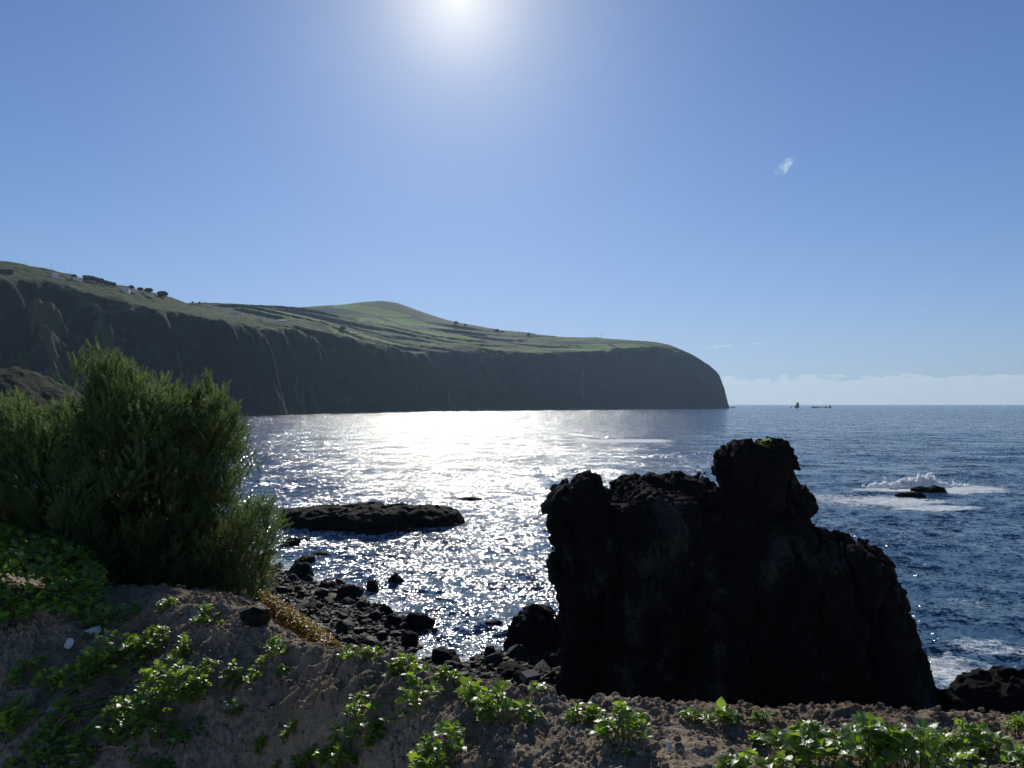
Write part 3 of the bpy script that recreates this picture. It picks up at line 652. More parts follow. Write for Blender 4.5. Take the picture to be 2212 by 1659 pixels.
# boulders: individuals, then the small rubble between them as one thing nobody could count
def build_boulders():
    lib = [boulder_mesh('boulder', 3, 200 + k, M_BOULDER, 11 + k % 4, 0.06, 2.0, 0.85) for k in range(10)]
    big = [boulder_mesh('boulder', 4, 240 + k, M_WETROCK, 12, 0.16, 2.2, 0.7) for k in range(4)]
    r0 = np.random.default_rng(12)
    special = [((904, 1345), 1.55, 1.0, 'big rounded black boulder standing in the water off the beach'), ((885, 1385), 1.0, .7, 'smooth black boulder at the edge of the water below the big rounded one'), ((805, 1268), 1.0, .75, 'square black boulder out in the water, left of a pair'),
               ((857, 1256), .95, .8, 'craggy boulder standing in the water, right of a pair'), ((648, 1238), 2.0, 1.3, 'dark boulder with a peak where the beach meets the shrub'), ((662, 1212), 1.6, .8, 'rough black boulder awash behind the peaked boulder'),
               ((693, 1198), 1.3, .45, 'flat oval rock awash farthest out beyond the beach'), ((634, 1168), 1.4, .6, 'dark boulder in the water between the reef and the shrub'), ((612, 1176), .7, .3, 'small flat rock beside the shrub in front of the reef'),
               ((700, 1272), .8, .6, 'round boulder at the waterline behind the beach rubble'), ((752, 1290), 1.2, .9, 'black boulder at the outer edge of the rubble beach'), ((832, 1325), .8, .6, 'boulder with a light top at the sea edge of the rubble'),
               ((855, 1350), .9, .8, 'pointed boulder beside the big rounded boulder'), ((960, 1428), 1.4, .7, 'broad black boulder at the head of the small cove'), ((1060, 1425), .7, .6, 'upright pointed rock at the head of the cove'), ((1105, 1460), 1.5, .5, 'broad grey slab lying on the beach near the stack'),
               ((1128, 1478), .9, .5, 'smooth grey boulder beside the grey slab'), ((1150, 1413), 1.2, .55, 'flat black slab in front of the craggy waterline rock'), ((1185, 1436), 1.0, .45, 'flat rock in the wash at the left foot of the stack')]
    allp = []
    for k, ((xd, yd), s, hz, lb) in enumerate(special):
        c = sp(xd, yd, 0.15); z = max(float(beach_h(np.array([c[0]]), np.array([c[1]]))[0]), -0.1)
        o = obj('boulder', big[k % 4], None, (c[0], c[1], z + hz * .15), (r0.uniform(-.1, .1), r0.uniform(-.1, .1), r0.uniform(0, 6)), (s * .62, s * .62, hz * .8))
        tag(o, lb, 'boulder'); allp.append((c[0], c[1], s * .6))
    n = 0; tries = 0; cand = []
    while n < 250 and tries < 60000:
        tries += 1
        y = r0.uniform(27, 62); x = r0.uniform(-.36 * y, min(.075 * y, 3.0))
        s = 0.30 + 0.55 * r0.random() ** 2.2
        z = float(beach_h(np.array([x]), np.array([y]))[0])
        if z < -0.12 or (z < .05 and r0.random() < .35): continue
        if x / y * F + CX > 905 and z < 0.12: continue
        if any((x - a) ** 2 + (y - b) ** 2 < (0.80 * (s * .6 + q)) ** 2 for a, b, q in allp): continue
        allp.append((x, y, s * .6)); cand.append((x, y, z, s)); n += 1
    gl = 'black lava boulder lying in the dark rubble of the beach'
    for k, (x, y, z, s) in enumerate(cand):
        o = obj('boulder', lib[k % 10], None, (x, y, z + s * .16), (r0.uniform(-.5, .5), r0.uniform(-.5, .5), r0.uniform(0, 6)), (s * r0.uniform(.6, .95), s * r0.uniform(.55, .8), s * r0.uniform(.45, .7)))
        tag(o, gl, 'boulder', 'black boulders strewn over the beach')
    # rubble
    n = 15000; y = r0.uniform(22, 62, n); x = r0.uniform(-.40, .09, n) * y; z = beach_h(x, y); k_ = (z > -0.1); x, y, z = x[k_], y[k_], z[k_]; n = len(x)
    V0, F0 = ICO[1]; dirs = V0; Vs = []; 
    s = 0.07 + 0.17 * r0.random(n) ** 2
    J = r0.uniform(.65, 1.15, (n, len(V0), 1)); Sc = np.stack([r0.uniform(.7, 1.3, n), r0.uniform(.7, 1.2, n), r0.uniform(.4, .8, n)], 1)[:, None, :]
    th = r0.uniform(0, 6.28, n); ca, sa = np.cos(th)[:, None], np.sin(th)[:, None]
    Q = V0[None] * J * Sc * s[:, None, None]; Q = np.stack([Q[..., 0] * ca - Q[..., 1] * sa, Q[..., 0] * sa + Q[..., 1] * ca, Q[..., 2]], -1)
    Q += np.stack([x, y, z + s * .2], 1)[:, None, :]
    Fc = (F0[None] + (np.arange(n) * len(V0))[:, None, None]).reshape(-1, 3)
    tag(obj('beach_rubble', make_mesh('rubble', Q.reshape(-1, 3), Fc, M_BOULDER, False)), kind='stuff')
build_boulders()
def build_clods():
    r0 = np.random.default_rng(21); n = 22000; y = 2.7 + 4.6 * r0.random(n) ** 1.3; u = r0.uniform(-.72, .72, n); x = u * y
    dens = 0.5 + perlin(x * 1.5, y * 1.5, 0, 77); k = r0.random(n) < dens; x, y = x[k], y[k]; n = len(x); z = ground_h(x, y)
    s = 0.0025 + 0.019 * r0.random(n) ** 3.2; V0, F0 = ICO[1]
    J = r0.uniform(.6, 1.2, (n, len(V0), 1)); Q = V0[None] * J * s[:, None, None] * np.array([1.1, 1, .75]) + np.stack([x, y, z + s * .5 + 0.012], 1)[:, None, :]
    Fc = (F0[None] + (np.arange(n) * len(V0))[:, None, None]).reshape(-1, 3)
    tag(obj('soil_clods', make_mesh('clods', Q.reshape(-1, 3), Fc, M_SOIL, False)), kind='stuff')
build_clods()

# ------------------------------------------------------------------ leafy plants
def leaf_mat(name, c1, c2, tc, spec=0.45, rough=0.42, trans=0.45):
    m, t, o = material(name); r = t.attr('tint'); p = t.pos()
    c = t.mix(t.m('ADD', t.m('MULTIPLY', r, 0.8), t.m('MULTIPLY', t.noise(p, 30, 2), 0.2)), (*c1, 1), (*c2, 1))
    pr = principled(t, None, c, rough, spec, t.bump(t.noise(p, 120, 2), 0.002))
    tr = t.new('ShaderNodeBsdfTranslucent'); t.put(tr.inputs[0], t.mix(r, (*[q * .7 for q in tc], 1), (*tc, 1)))
    mx = t.new('ShaderNodeMixShader'); mx.inputs[0].default_value = trans
    t.l.new(pr.outputs[0], mx.inputs[1]); t.l.new(tr.outputs[0], mx.inputs[2]); t.l.new(mx.outputs[0], o.inputs[0]); return m
M_LEAF = leaf_mat('leaf', (0.050, 0.125, 0.035), (0.13, 0.24, 0.055), (0.42, 0.62, 0.04), spec=0.7, rough=0.38)
M_STEM = simple_mat('green_stem', (0.06, 0.10, 0.03), (0.13, 0.16, 0.05), 20)
# one fleshy diamond leaf in its own frame: x across, y along, z up
LV = np.array([(0, 0, 0), (-.02, .12, .01), (.02, .12, .01), (-.30, .36, .10), (0, .34, .02), (.30, .36, .10), (-.36, .55, .10), (0, .58, .04), (.36, .55, .10), (-.20, .80, .05), (0, .82, 0), (.20, .80, .05), (0, 1.0, -.08)])
LF = np.array([(0, 2, 1, 1), (1, 4, 3, 3), (1, 2, 4, 4), (2, 5, 4, 4), (3, 4, 7, 6), (4, 5, 8, 7), (6, 7, 10, 9), (7, 8, 11, 10), (9, 10, 12, 12), (10, 11, 12, 12)])
LT = np.concatenate([LF[:, [0, 1, 2]], LF[LF[:, 2] != LF[:, 3]][:, [0, 2, 3]]])
def frames(dirs, up, roll):
    y = dirs / np.linalg.norm(dirs, axis=1)[:, None]; x = np.cross(y, up); x /= np.linalg.norm(x, axis=1)[:, None] + 1e-9; z = np.cross(x, y)
    c, s = np.cos(roll)[:, None], np.sin(roll)[:, None]; return x * c + z * s, y, z * c - x * s
def leaves_mesh(P, dirs, size, r0, mat, name='leaves', width=1.0, tint=None):
    n = len(P); X, Y, Z = frames(dirs, np.array([0, 0, 1.0]), r0.normal(0, .45, n))
    curl = r0.uniform(-.35, .1, n)
    V = LV[None].repeat(n, 0).copy(); V[..., 0] *= width * r0.uniform(.75, 1.1, n)[:, None]; V[..., 2] += curl[:, None] * V[..., 1] ** 2
    Q = (V[..., 0:1] * X[:, None] + V[..., 1:2] * Y[:, None] + V[..., 2:3] * Z[:, None]) * size[:, None, None] + P[:, None]
    Fc = (LT[None] + (np.arange(n) * len(LV))[:, None, None]).reshape(-1, 3)
    tn = (r0.random(n) if tint is None else tint)
    return make_mesh(name, Q.reshape(-1, 3), Fc, mat, True, {'tint': np.repeat(tn, len(LV))})
def tubes_mesh(name, paths, radii, mat, k=5):
    Vs = []; Fs = []; b = 0
    for P, rr in zip(paths, radii):
        P = np.asarray(P, float); n = len(P); T = np.gradient(P, axis=0); T /= np.linalg.norm(T, axis=1)[:, None] + 1e-9
        A = np.cross(T, [0.31, 0.22, 0.92]); A /= np.linalg.norm(A, axis=1)[:, None] + 1e-9; B = np.cross(T, A)
        th = np.arange(k) * 2 * math.pi / k; rr = np.broadcast_to(rr, n)
        V = P[:, None] + (A[:, None] * np.cos(th)[None, :, None] + B[:, None] * np.sin(th)[None, :, None]) * rr[:, None, None]
        Vs.append(V.reshape(-1, 3)); i = np.arange(n - 1)[:, None] * k; j = np.arange(k)[None]
        Fs.append(np.stack([i + j, i + (j + 1) % k, i + k + (j + 1) % k, i + k + j], -1).reshape(-1, 4) + b); b += n * k
    return make_mesh(name, np.concatenate(Vs), np.concatenate(Fs), mat, True)
def leafy_plant(xd, yd, wpx, hpx, label, nshoot=None, leaf=0.05, mat=None, seed=0, ry=0.6, name='leafy_plant'):
    """xd, yd is where the plant meets the soil in the picture"""
    r0 = np.random.default_rng(1000 + seed); x, y, z = ray_ground(xd, yd)
    W = wpx / F * y / 2; H = hpx / F * y
    root = empty(name, (x, y, z))
    if nshoot is None: nshoot = max(3, int(W * 2 / leaf * 2.6 * (1 + H / leaf * .25)))
    a = r0.uniform(0, 6.283, nshoot); q = np.sqrt(r0.random(nshoot)); sx = x + W * q * np.cos(a); sy = y + W * ry * q * np.sin(a)
    gz = ground_h(sx, sy); up = H * np.sqrt(np.clip(1.05 - q ** 2, 0.05, 1)) * r0.uniform(.35, 1.0, nshoot)
    tips = np.stack([sx, sy, gz + up * .9], 1); paths = []
    for k in range(nshoot):
        s0 = np.array([x + (sx[k] - x) * .45, y + (sy[k] - y) * .45, 0]); s0[2] = float(ground_h(s0[:1], s0[1:2])[0]) - .005
        mid = (s0 + tips[k]) / 2 + np.array([0, 0, .25 * up[k]]); paths.append(np.array([s0, (s0 + mid) / 2, mid, tips[k]]))
    L = 7; P = []; Dr = []; S = []
    for k in range(nshoot):
        for j in range(L):
            t_ = 1 - (j // 2) * .13; pp = paths[k][3] * t_ + paths[k][2] * (1 - t_); an = j * 2.4 + r0.uniform(-.5, .5); el_ = r0.uniform(.05, .9) if j > 1 else r0.uniform(.5, 1.3)
            P.append(pp); Dr.append((math.cos(an) * math.cos(el_), math.sin(an) * math.cos(el_), math.sin(el_))); S.append(leaf * (0.55 + .6 * r0.random()) * (1.0 if j > 1 else .7))
    if 'upright round leaf on' in label: P.append((x, y, z + H * 1.0)); Dr.append((0.05, .12, 1.)); S.append(.060)
    P = np.array(P); o1 = obj('leaves', leaves_mesh(P - np.array([x, y, z]), np.array(Dr), np.array(S), r0, mat or M_LEAF), root)
    o2 = obj('stem', tubes_mesh('stem', [p_ - np.array([x, y, z]) for p_ in paths], [0.0022] * nshoot, M_STEM), root)
    return tag(root, label, 'plant')
PL = [ # x, y(base), width, height, leaf, label
 (1765, 1650, 250, 95, .064, 'bright leafy plant left part of the big clump along the right ground edge'),
 (1870, 1665, 200, 125, .072, 'tallest leafy plant in the middle of the big clump at the right ground edge'),
 (1985, 1682, 250, 120, .066, 'broad leafy plant at the right end of the big clump, near the bottom edge'),
 (2115, 1628, 130, 66, .058, 'rounded leafy plant just right of the big clump'),
 (2196, 1590, 50, 40, .05, 'small leafy sprig on the soil rim at the far right edge'),
 (2200, 1668, 60, 60, .055, 'leafy plant cut by the bottom right corner'),
 (1350, 1606, 140, 86, .052, 'dense leafy plant on the rim in front of the left half of the stack'),
 (1262, 1565, 95, 38, .045, 'low leafy plant touching the left side of the dense rim plant'),
 (1350, 1640, 28, 14, .03, 'tiny seedling on bare soil below the dense rim plant'),
 (1500, 1562, 55, 26, .045, 'low sprig on the rim left of the single upright leaf'),
 (1558, 1566, 60, 30, .055, 'small plant with one upright round leaf on the rim'),
 (1646, 1565, 42, 26, .045, 'small bright sprig on the rim right of the upright leaf plant'),
 (1640, 1608, 60, 26, .035, 'pale yellow green seedlings left of the big clump'),
 (1602, 1668, 75, 40, .055, 'grey green plant at the bottom edge left of the big clump'),
 (1090, 1560, 130, 78, .058, 'leafy plant hanging over the soil below the beach slabs'),
 (1035, 1520, 110, 50, .055, 'wide leafy plant between the hanging plant and the dark tall plant'),
 (905, 1520, 90, 85, .055, 'tall dark leafy plant on the bank below the cove'),
 (965, 1470, 60, 28, .045, 'low leafy sprigs on the bank behind the tall dark plant'),
 (868, 1460, 75, 50, .048, 'leafy plant spilling over the bank edge right of the crumbled soil'),
 (790, 1425, 80, 24, .045, 'low row of leaves on the crest in front of the beach'),
 (750, 1420, 36, 22, .04, 'bright sprig at the left end of the crest row'),
 (1150, 1560, 40, 22, .035, 'small bright seedlings at the rim by the foot of the stack'),
 (1160, 1505, 26, 34, .045, 'single upright bright sprig at the rim near the stack'),
 (930, 1680, 200, 90, .058, 'broad glossy plant at the bottom edge in the middle of the picture'),
 (745, 1652, 150, 100, .055, 'large glossy plant in the dark hollow at the bottom'),
 (810, 1600, 60, 45, .05, 'leafy shoots right of the large hollow plant'),
 (650, 1668, 90, 40, .045, 'leafy plant low in the hollow left of the large hollow plant'),
 (615, 1615, 50, 28, .035, 'yellow green seedlings above the hollow'),
 (562, 1620, 30, 28, .04, 'small upright sprig left of the yellow green seedlings'),
 (430, 1578, 22, 22, .035, 'tiny pale sprig alone on the dark bank'),
 (503, 1548, 32, 42, .04, 'narrow plant with silvery leaves on the dark bank'),
 (495, 1490, 55, 60, .045, 'leafy plant in the middle of the dark bank'),
 (545, 1475, 36, 30, .035, 'thin sprig with pale leaf tips on the dark bank'),
 (440, 1455, 50, 34, .04, 'small plant with bright tips above the large bank plant'),
 (385, 1430, 60, 60, .05, 'dull dark plant in the shade above the large bank plant'),
 (340, 1520, 180, 90, .065, 'large broad leafed plant on the shaded bank with bright tips'),
 (290, 1595, 90, 70, .065, 'dark leaves trailing below the large broad leafed bank plant'),
 (590, 1425, 60, 55, .045, 'bright plant on the crest below the orange groundcover'),
 (610, 1455, 28, 22, .035, 'small sprig just below the bright crest plant'),
 (448, 1340, 58, 34, .05, 'compact sunlit rosette on the mound in front of the shrub'),
 (478, 1352, 30, 10, .03, 'flat little rosette right of the compact sunlit one'),
 (362, 1315, 55, 24, .05, 'half shaded plant on the mound crest under the shrub'),
 (178, 1500, 130, 110, .065, 'dark leafy plant in shade below the white plastic scraps'),
 (110, 1500, 70, 60, .06, 'dark leafy plant left of the white scrap plants'),
 (35, 1590, 90, 70, .065, 'dark leafy plant at the left edge of the picture'),
 (190, 1630, 150, 45, .06, 'shaded leaves behind the pale dry stick'),
 (80, 1640, 110, 40, .06, 'shaded low leaves in the bottom left corner'),
 (240, 1350, 120, 60, .05, 'low shaded weeds on the slope under the shrub'),
 (235, 1470, 150, 110, .065, 'dense dark leafy mass right of the white plastic scraps'),
 (150, 1560, 120, 60, .06, 'shaded leafy plant right of the crumpled greyish plastic piece'),
 (255, 1575, 120, 60, .055, 'shaded tangle of leaves below the dry grass'),
 (330, 1640, 150, 50, .06, 'low dark leaves at the bottom right of the pale dry stick'),
 (60, 1470, 90, 50, .05, 'sparse dark weeds on the bare slope at the left edge'),
 (20, 1560, 90, 60, .06, 'upper dark leafy plant at the left edge of the picture'),
 (120, 1665, 150, 40, .055, 'dark leaves in front of the pale dry stick at the bottom edge'),
 (420, 1520, 70, 60, .055, 'dark trailing leaves under the right side of the large bank plant'),
 (300, 1430, 90, 60, .05, 'dark weeds between the dry grass and the crest'),
 (2060, 1660, 120, 70, .06, 'leafy plant filling the gap right of the big clump'),
 (1690, 1625, 70, 50, .055, 'leafy plant at the left tip of the big clump'),
 (330, 1395, 70, 40, .045, 'thin shaded weeds on the slope above the dry grass'),
]
for k, (a, b, wpx, hpx, lf, lb) in enumerate(PL): leafy_plant(a, b, wpx, hpx, lb, leaf=lf, seed=k)
# dense creeping mass of leaves left, beneath the shrub
def creeper():
    r0 = np.random.default_rng(50); n = 5200
    xd = r0.uniform(-260, 235, n); D = r0.uniform(6.3, 9.0, n); X = (xd - CX) / F * D
    edge = np.interp(xd, [-260, 0, 120, 200, 235], [1.0, 1.0, .9, .55, .1]); hump = (0.62 * edge * np.exp(-((D - 7.7) / 1.0) ** 2)) * (1 + .25 * perlin(X * 2, D * 2, 0, 5))
    P = np.stack([X, D, ground_h(X, D) + hump * (1 - 0.12 * r0.random(n)) + 0.02], 1)
    dr = np.stack([r0.normal(0, .7, n), r0.normal(-.35, .6, n), r0.uniform(-.2, .7, n)], 1)
    me = leaves_mesh(P, dr, r0.uniform(.055, .11, n), r0, M_LEAF)
    tag(obj('creeping_leaves', me), 'dense mass of dark creeping leaves under the left side of the shrub', 'ground cover', kind='stuff')
creeper()
# orange and yellow succulent groundcover on the ledge
def orange_cover():
    r0 = np.random.default_rng(51); n = 7000
    t = r0.random(n); s = r0.normal(0, 1, n)
    xd = 575 + 145 * t + s * 8; yd = 1300 + 92 * t + r0.uniform(-1, 1, n) * (26 - 14 * t) ; P = []
    D0 = 7.2 - 1.5 * t
    P = np.stack([(xd - CX) / F * D0, D0 + r0.normal(0, .02, n), CAMZ - (yd - 873) / F * D0], 1)
    m = leaf_mat('orange_leaf', (0.16, 0.10, 0.018), (0.30, 0.13, 0.03), (0.42, 0.30, 0.04))
    me = leaves_mesh(P, r0.normal(0, 1, (n, 3)) * (1, 1, .5) + (0, 0, .5), r0.uniform(.015, .032, n), r0, m)
    tag(obj('orange_groundcover', me), 'orange and yellow succulent groundcover on the ledge above the beach', 'ground cover', kind='stuff')
    return P
orange_cover()

# ------------------------------------------------------------------ feathery shrub (tamarisk like)
OUT = [(a_ - max(0, min(26, (a_ - 380) * .2)), b_) for a_, b_ in [(-330, 880), (-250, 830), (-150, 800), (-60, 850), (0, 835), (35, 870), (60, 850), (95, 838), (130, 860), (165, 850), (190, 790), (212, 738), (238, 732), (252, 790), (262, 830), (285, 772), (305, 800), (335, 800), (385, 812), (430, 815), (455, 805), (480, 830), (520, 832),
       (530, 880), (520, 940), (500, 1000), (512, 1040), (535, 1062), (600, 1058), (622, 1075), (618, 1130), (600, 1190), (600, 1250), (560, 1290), (480, 1290), (400, 1262), (300, 1240), (230, 1215), (120, 1150), (10, 1140), (-330, 1180)]]
def plume(r0, l, nb=54):
    """one feathery sprig along +z: thin tapering blades in a bottle-brush"""
    t = np.sort(r0.random(nb)); a = r0.uniform(0, 6.283, nb); L = l * (0.16 + .16 * r0.random(nb)) * (1.15 - .6 * t); e = r0.uniform(.35, .95, nb)
    b = np.stack([0.10 * l * t ** 2, np.zeros(nb), t * l], 1); rad = np.stack([np.cos(a), np.sin(a), np.zeros(nb)], 1)
    d = rad * np.sin(e)[:, None] + np.array([0.15, 0, 1]) * np.cos(e)[:, None]; side = np.cross(d, rad); side /= np.linalg.norm(side, axis=1)[:, None]; w_ = 0.0034
    return np.stack([b - side * w_, b + side * w_, b + d * L[:, None]], 1)      # nb,3,3
def build_shrub():
    r0 = np.random.default_rng(88); D0 = 8.4
    lib = [plume(r0, 0.19) for _ in range(8)]
    poly = [((a - CX) / F * D0, CAMZ - (b - 873) / F * D0) for a, b in OUT]
    heads = []
    for (a, b) in [(226, 742), (287, 780), (195, 800), (100, 845), (345, 812), (388, 820), (455, 815), (520, 840), (2, 842), (62, 858), (135, 868), (525, 905), (500, 985), (-90, 850), (-160, 810), (310, 810), (430, 825), (605, 1064), (618, 1090), (610, 1140), (585, 1200), (590, 1250), (560, 1075), (480, 835), (240, 760), (215, 765), (30, 1150), (60, 1110), (95, 1080), (0, 880), (-250, 840)]:
        a -= max(0, min(26, (a - 380) * .2)); heads.append(((a - CX) / F * D0, D0 + r0.uniform(-.35, .35), CAMZ - (b - 873) / F * D0, 1.15, r0.random()))
    x0, x1 = poly[0][0], max(q[0] for q in poly); z0, z1 = min(q[1] for q in poly), max(q[1] for q in poly)
    while len(heads) < 680:
        x, z = r0.uniform(x0, x1), r0.uniform(z0, z1); d, ins = seg_dist(np.array([x]), np.array([z]), poly)
        if not ins[0] or d[0] < 0.05: continue
        thin = (x > (535 - CX) / F * D0)
        if thin and r0.random() < .45: continue
        th = min(1.15, 0.25 + 1.0 * math.sqrt(d[0])); y = D0 + 0.1 + r0.uniform(-1, 1) * th
        heads.append((x, y, z, r0.uniform(.7, 1.1) * (.8 if thin else 1), r0.random()))
    root = np.array([(390 - CX) / F * 8.9, 8.9, 0]); root[2] = float(ground_h(root[:1], root[1:2])[0]) - .05
    T = []; tint = []
    H = np.array(heads); heads = [(a_, b_, c_, d_ * (1 if i_ < 31 else r0.uniform(.75, 1.15)), e_) for i_, (a_, b_, c_, d_, e_) in enumerate(heads)]
    for (hx, hy, hz, sc, tn) in heads:
        lobe = 0.75 * float(perlin(hx * 1.9, hy * 1.9, hz * 1.9, 90))
        tip = np.array([hx, hy, hz]); ax = np.array([0, 0, 1.0]) + 0.22 * (tip - (root + [0, -.3, 1.1])) * [1, .8, .3] + r0.normal(0, .22, 3); ax /= np.linalg.norm(ax)
        L = 0.50 * sc; n = 42
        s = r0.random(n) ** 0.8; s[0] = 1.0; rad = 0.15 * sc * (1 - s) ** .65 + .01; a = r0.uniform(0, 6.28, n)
        e1 = np.cross(ax, [0.3, 1, 0.1]); e1 /= np.linalg.norm(e1); e2 = np.cross(ax, e1)
        R_ = e1 * np.cos(a)[:, None] + e2 * np.sin(a)[:, None]
        P = tip - ax * 0.16 + (-ax) * ((1 - s) * L)[:, None] + R_ * rad[:, None]
        for k in range(n):
            dr = ax + R_[k] * (0.95 * (1 - s[k]) + .15) + r0.normal(0, .26, 3); dr /= np.linalg.norm(dr)
            ee = np.cross(dr, r0.normal(size=3)); ee /= np.linalg.norm(ee); M = np.stack([ee, np.cross(dr, ee), dr], 1)
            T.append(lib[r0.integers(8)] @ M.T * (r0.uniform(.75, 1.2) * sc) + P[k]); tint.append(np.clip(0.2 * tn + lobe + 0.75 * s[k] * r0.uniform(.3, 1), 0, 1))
    T = np.array(T); n = T.shape[0] * T.shape[1]; V = T.reshape(-1, 3) - root
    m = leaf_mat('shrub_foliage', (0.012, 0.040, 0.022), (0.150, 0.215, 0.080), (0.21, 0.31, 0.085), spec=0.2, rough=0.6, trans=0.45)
    e = empty('shrub', tuple(root)); tag(e, 'large feathery dark green shrub standing at the left edge above the bay', 'shrub')
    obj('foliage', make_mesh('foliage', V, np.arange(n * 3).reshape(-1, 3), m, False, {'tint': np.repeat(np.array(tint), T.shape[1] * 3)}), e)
    paths = []; rad = []
    for k in range(len(heads)):
        if k > 31 and k % 6: continue
        tip = H[k, :3] - np.array([0, 0, .3]) - root; b = np.array([r0.normal(0, .25), r0.normal(0, .2), 0]); t = np.linspace(0, 1, 8)[:, None]
        p = b * (1 - t) + tip * t + np.array([0, 0, 0.35]) * np.sin(t * math.pi) * (0.5 if tip[2] > .6 else 1.2) + r0.normal(0, .02, (8, 3)) * np.sin(t * math.pi)
        paths.append(p); rad.append(np.linspace(0.020 if k % 2 else .013, .0035, 8))
    obj('branch', tubes_mesh('branch', paths, rad, simple_mat('shrub_bark', (0.022, 0.014, 0.010), (0.06, 0.038, 0.025), 14, 0.9, 0.1)), e)
build_shrub()

# ------------------------------------------------------------------ things on the far plateau
def ray_coast(xd, yd, d0=300., d1=3200.):
    d = pixdir(xd, yd); Ds = np.arange(d0, d1, 2.0); X = d[0] / d[1] * Ds; Z = CAMZ + d[2] / d[1] * Ds
    g, _ = coast_height(X, Ds); k = np.argmax(Z < g); hit = (Z < g).any()
    if not hit: k = int(np.argmin(Z - g))
    return np.array([X[k], Ds[k], g[k]])
M_WALL = simple_mat('white_wall', (0.70, 0.70, 0.68), (0.80, 0.80, 0.77), 0.5); M_ROOF = simple_mat('house_roof', (0.30, 0.16, 0.10), (0.42, 0.24, 0.16), 1.0)
M_PALE = simple_mat('pale_roof', (0.62, 0.60, 0.52), (0.72, 0.70, 0.60), 1.0); M_DARK = simple_mat('dark_opening', (0.015, 0.018, 0.02), (0.03, 0.03, 0.035), 1.0, 0.3)
M_TREE = simple_mat('tree_foliage', (0.014, 0.024, 0.010), (0.045, 0.062, 0.022), 0.4, 0.9, 0.1); M_BARK = simple_mat('bark', (0.05, 0.04, 0.03), (0.10, 0.08, 0.06), 2.0)
M_DARKWALL = simple_mat('dark_stone', (0.03, 0.028, 0.025), (0.06, 0.055, 0.05), 1.0)
def boxv(c, h):
    V = np.array([[c[0] + a * h[0], c[1] + b * h[1], c[2] + d * h[2]] for a in (-1, 1) for b in (-1, 1) for d in (-1, 1)])
    Fq = np.array([[0, 1, 3, 2], [4, 6, 7, 5], [0, 4, 5, 1], [2, 3, 7, 6], [0, 2, 6, 4], [1, 5, 7, 3]]); return V, Fq
def house(xd, yd, wd, dp, ht, label, gable=True, wall=None, roof=None, wins=2, rz=0.0, sink=1.0):
    p = ray_coast(xd, yd); e = empty('house', tuple(p), math.atan2(-p[0], p[1]) + rz)
    V, Fq = boxv((0, 0, ht / 2 - sink), (wd / 2, dp / 2, ht / 2 + sink)); obj('wall', make_mesh('wall', V, Fq, wall or M_WALL, False), e)
    z = ht
    if gable:
        a, b, r = wd / 2 + .3, dp / 2 + .4, ht * .38
        V = np.array([[-a, -b, z], [a, -b, z], [a, b, z], [-a, b, z], [-a, 0, z + r], [a, 0, z + r]]); Fq = np.array([[0, 1, 5, 4], [2, 3, 4, 5], [0, 4, 3, 3], [1, 2, 5, 5], [0, 3, 2, 1]])
        me = bpy.data.meshes.new('roof'); me.from_pydata([tuple(v) for v in V], [], [[0, 1, 5, 4], [2, 3, 4, 5], [0, 4, 3], [1, 2, 5], [0, 3, 2, 1]]); me.materials.append(roof or M_ROOF); obj('roof', me, e)
    else:
        V, Fq = boxv((0, 0, z + .15), (wd / 2 + .25, dp / 2 + .25, .15)); obj('roof', make_mesh('roof', V, Fq, roof or M_PALE, False), e)
    for k in range(wins):
        x = (k + .5) / wins * wd - wd / 2
        V, Fq = boxv((x, -dp / 2 - .03, ht * .5), (wd * .09, .05, ht * .18)); obj('window', make_mesh('window', V, Fq, M_DARK, False), e)
    return tag(e, label, 'house')
house(118, 599, 6.0, 6, 3.2, 'small white cottage near the top of the left cliff', wins=2, rz=.3)
house(168, 606, 9.0, 7, 2.6, 'pale low house behind the cliff rim, right of the small white cottage', wins=2, roof=M_PALE)
house(272, 631, 7.5, 7, 3.4, 'white house left of the round trees on the cliff rim', wins=2, rz=-.2)
house(291, 634, 7.0, 6, 2.8, 'second white house with windows right under the round trees', wins=3)
house(322, 640, 10.0, 5, 2.0, 'low white building on the cliff rim below the widest tree', gable=False, wins=2)
house(505, 680, 9.0, 6, 2.2, 'pale flat roofed building on the slope above the big spur', gable=False, wins=2)
house(562, 691, 7.0, 5, 2.0, 'lone low pale shed on the cliff edge right of the big spur', gable=False, wins=1)
house(609, 697, 11.0, 7, 3.0, 'yellowish roofed house on the cliff edge farther along', roof=simple_mat('yellow_roof', (0.75, 0.72, 0.40), (0.82, 0.80, 0.5), 1), wins=2)
house(12, 590, 12.0, 7, 3.2, 'dark stone building with flat roof at the far left of the cliff top', gable=False, wall=M_DARKWALL, wins=2)
house(1072, 715, 16.0, 10, 5.0, 'dark gabled house on the skyline of the far slope', wall=M_DARKWALL, wins=2)
house(1085, 717, 9.0, 8, 4.0, 'smaller dark hut right beside the far skyline house', wall=M_DARKWALL, wins=1)
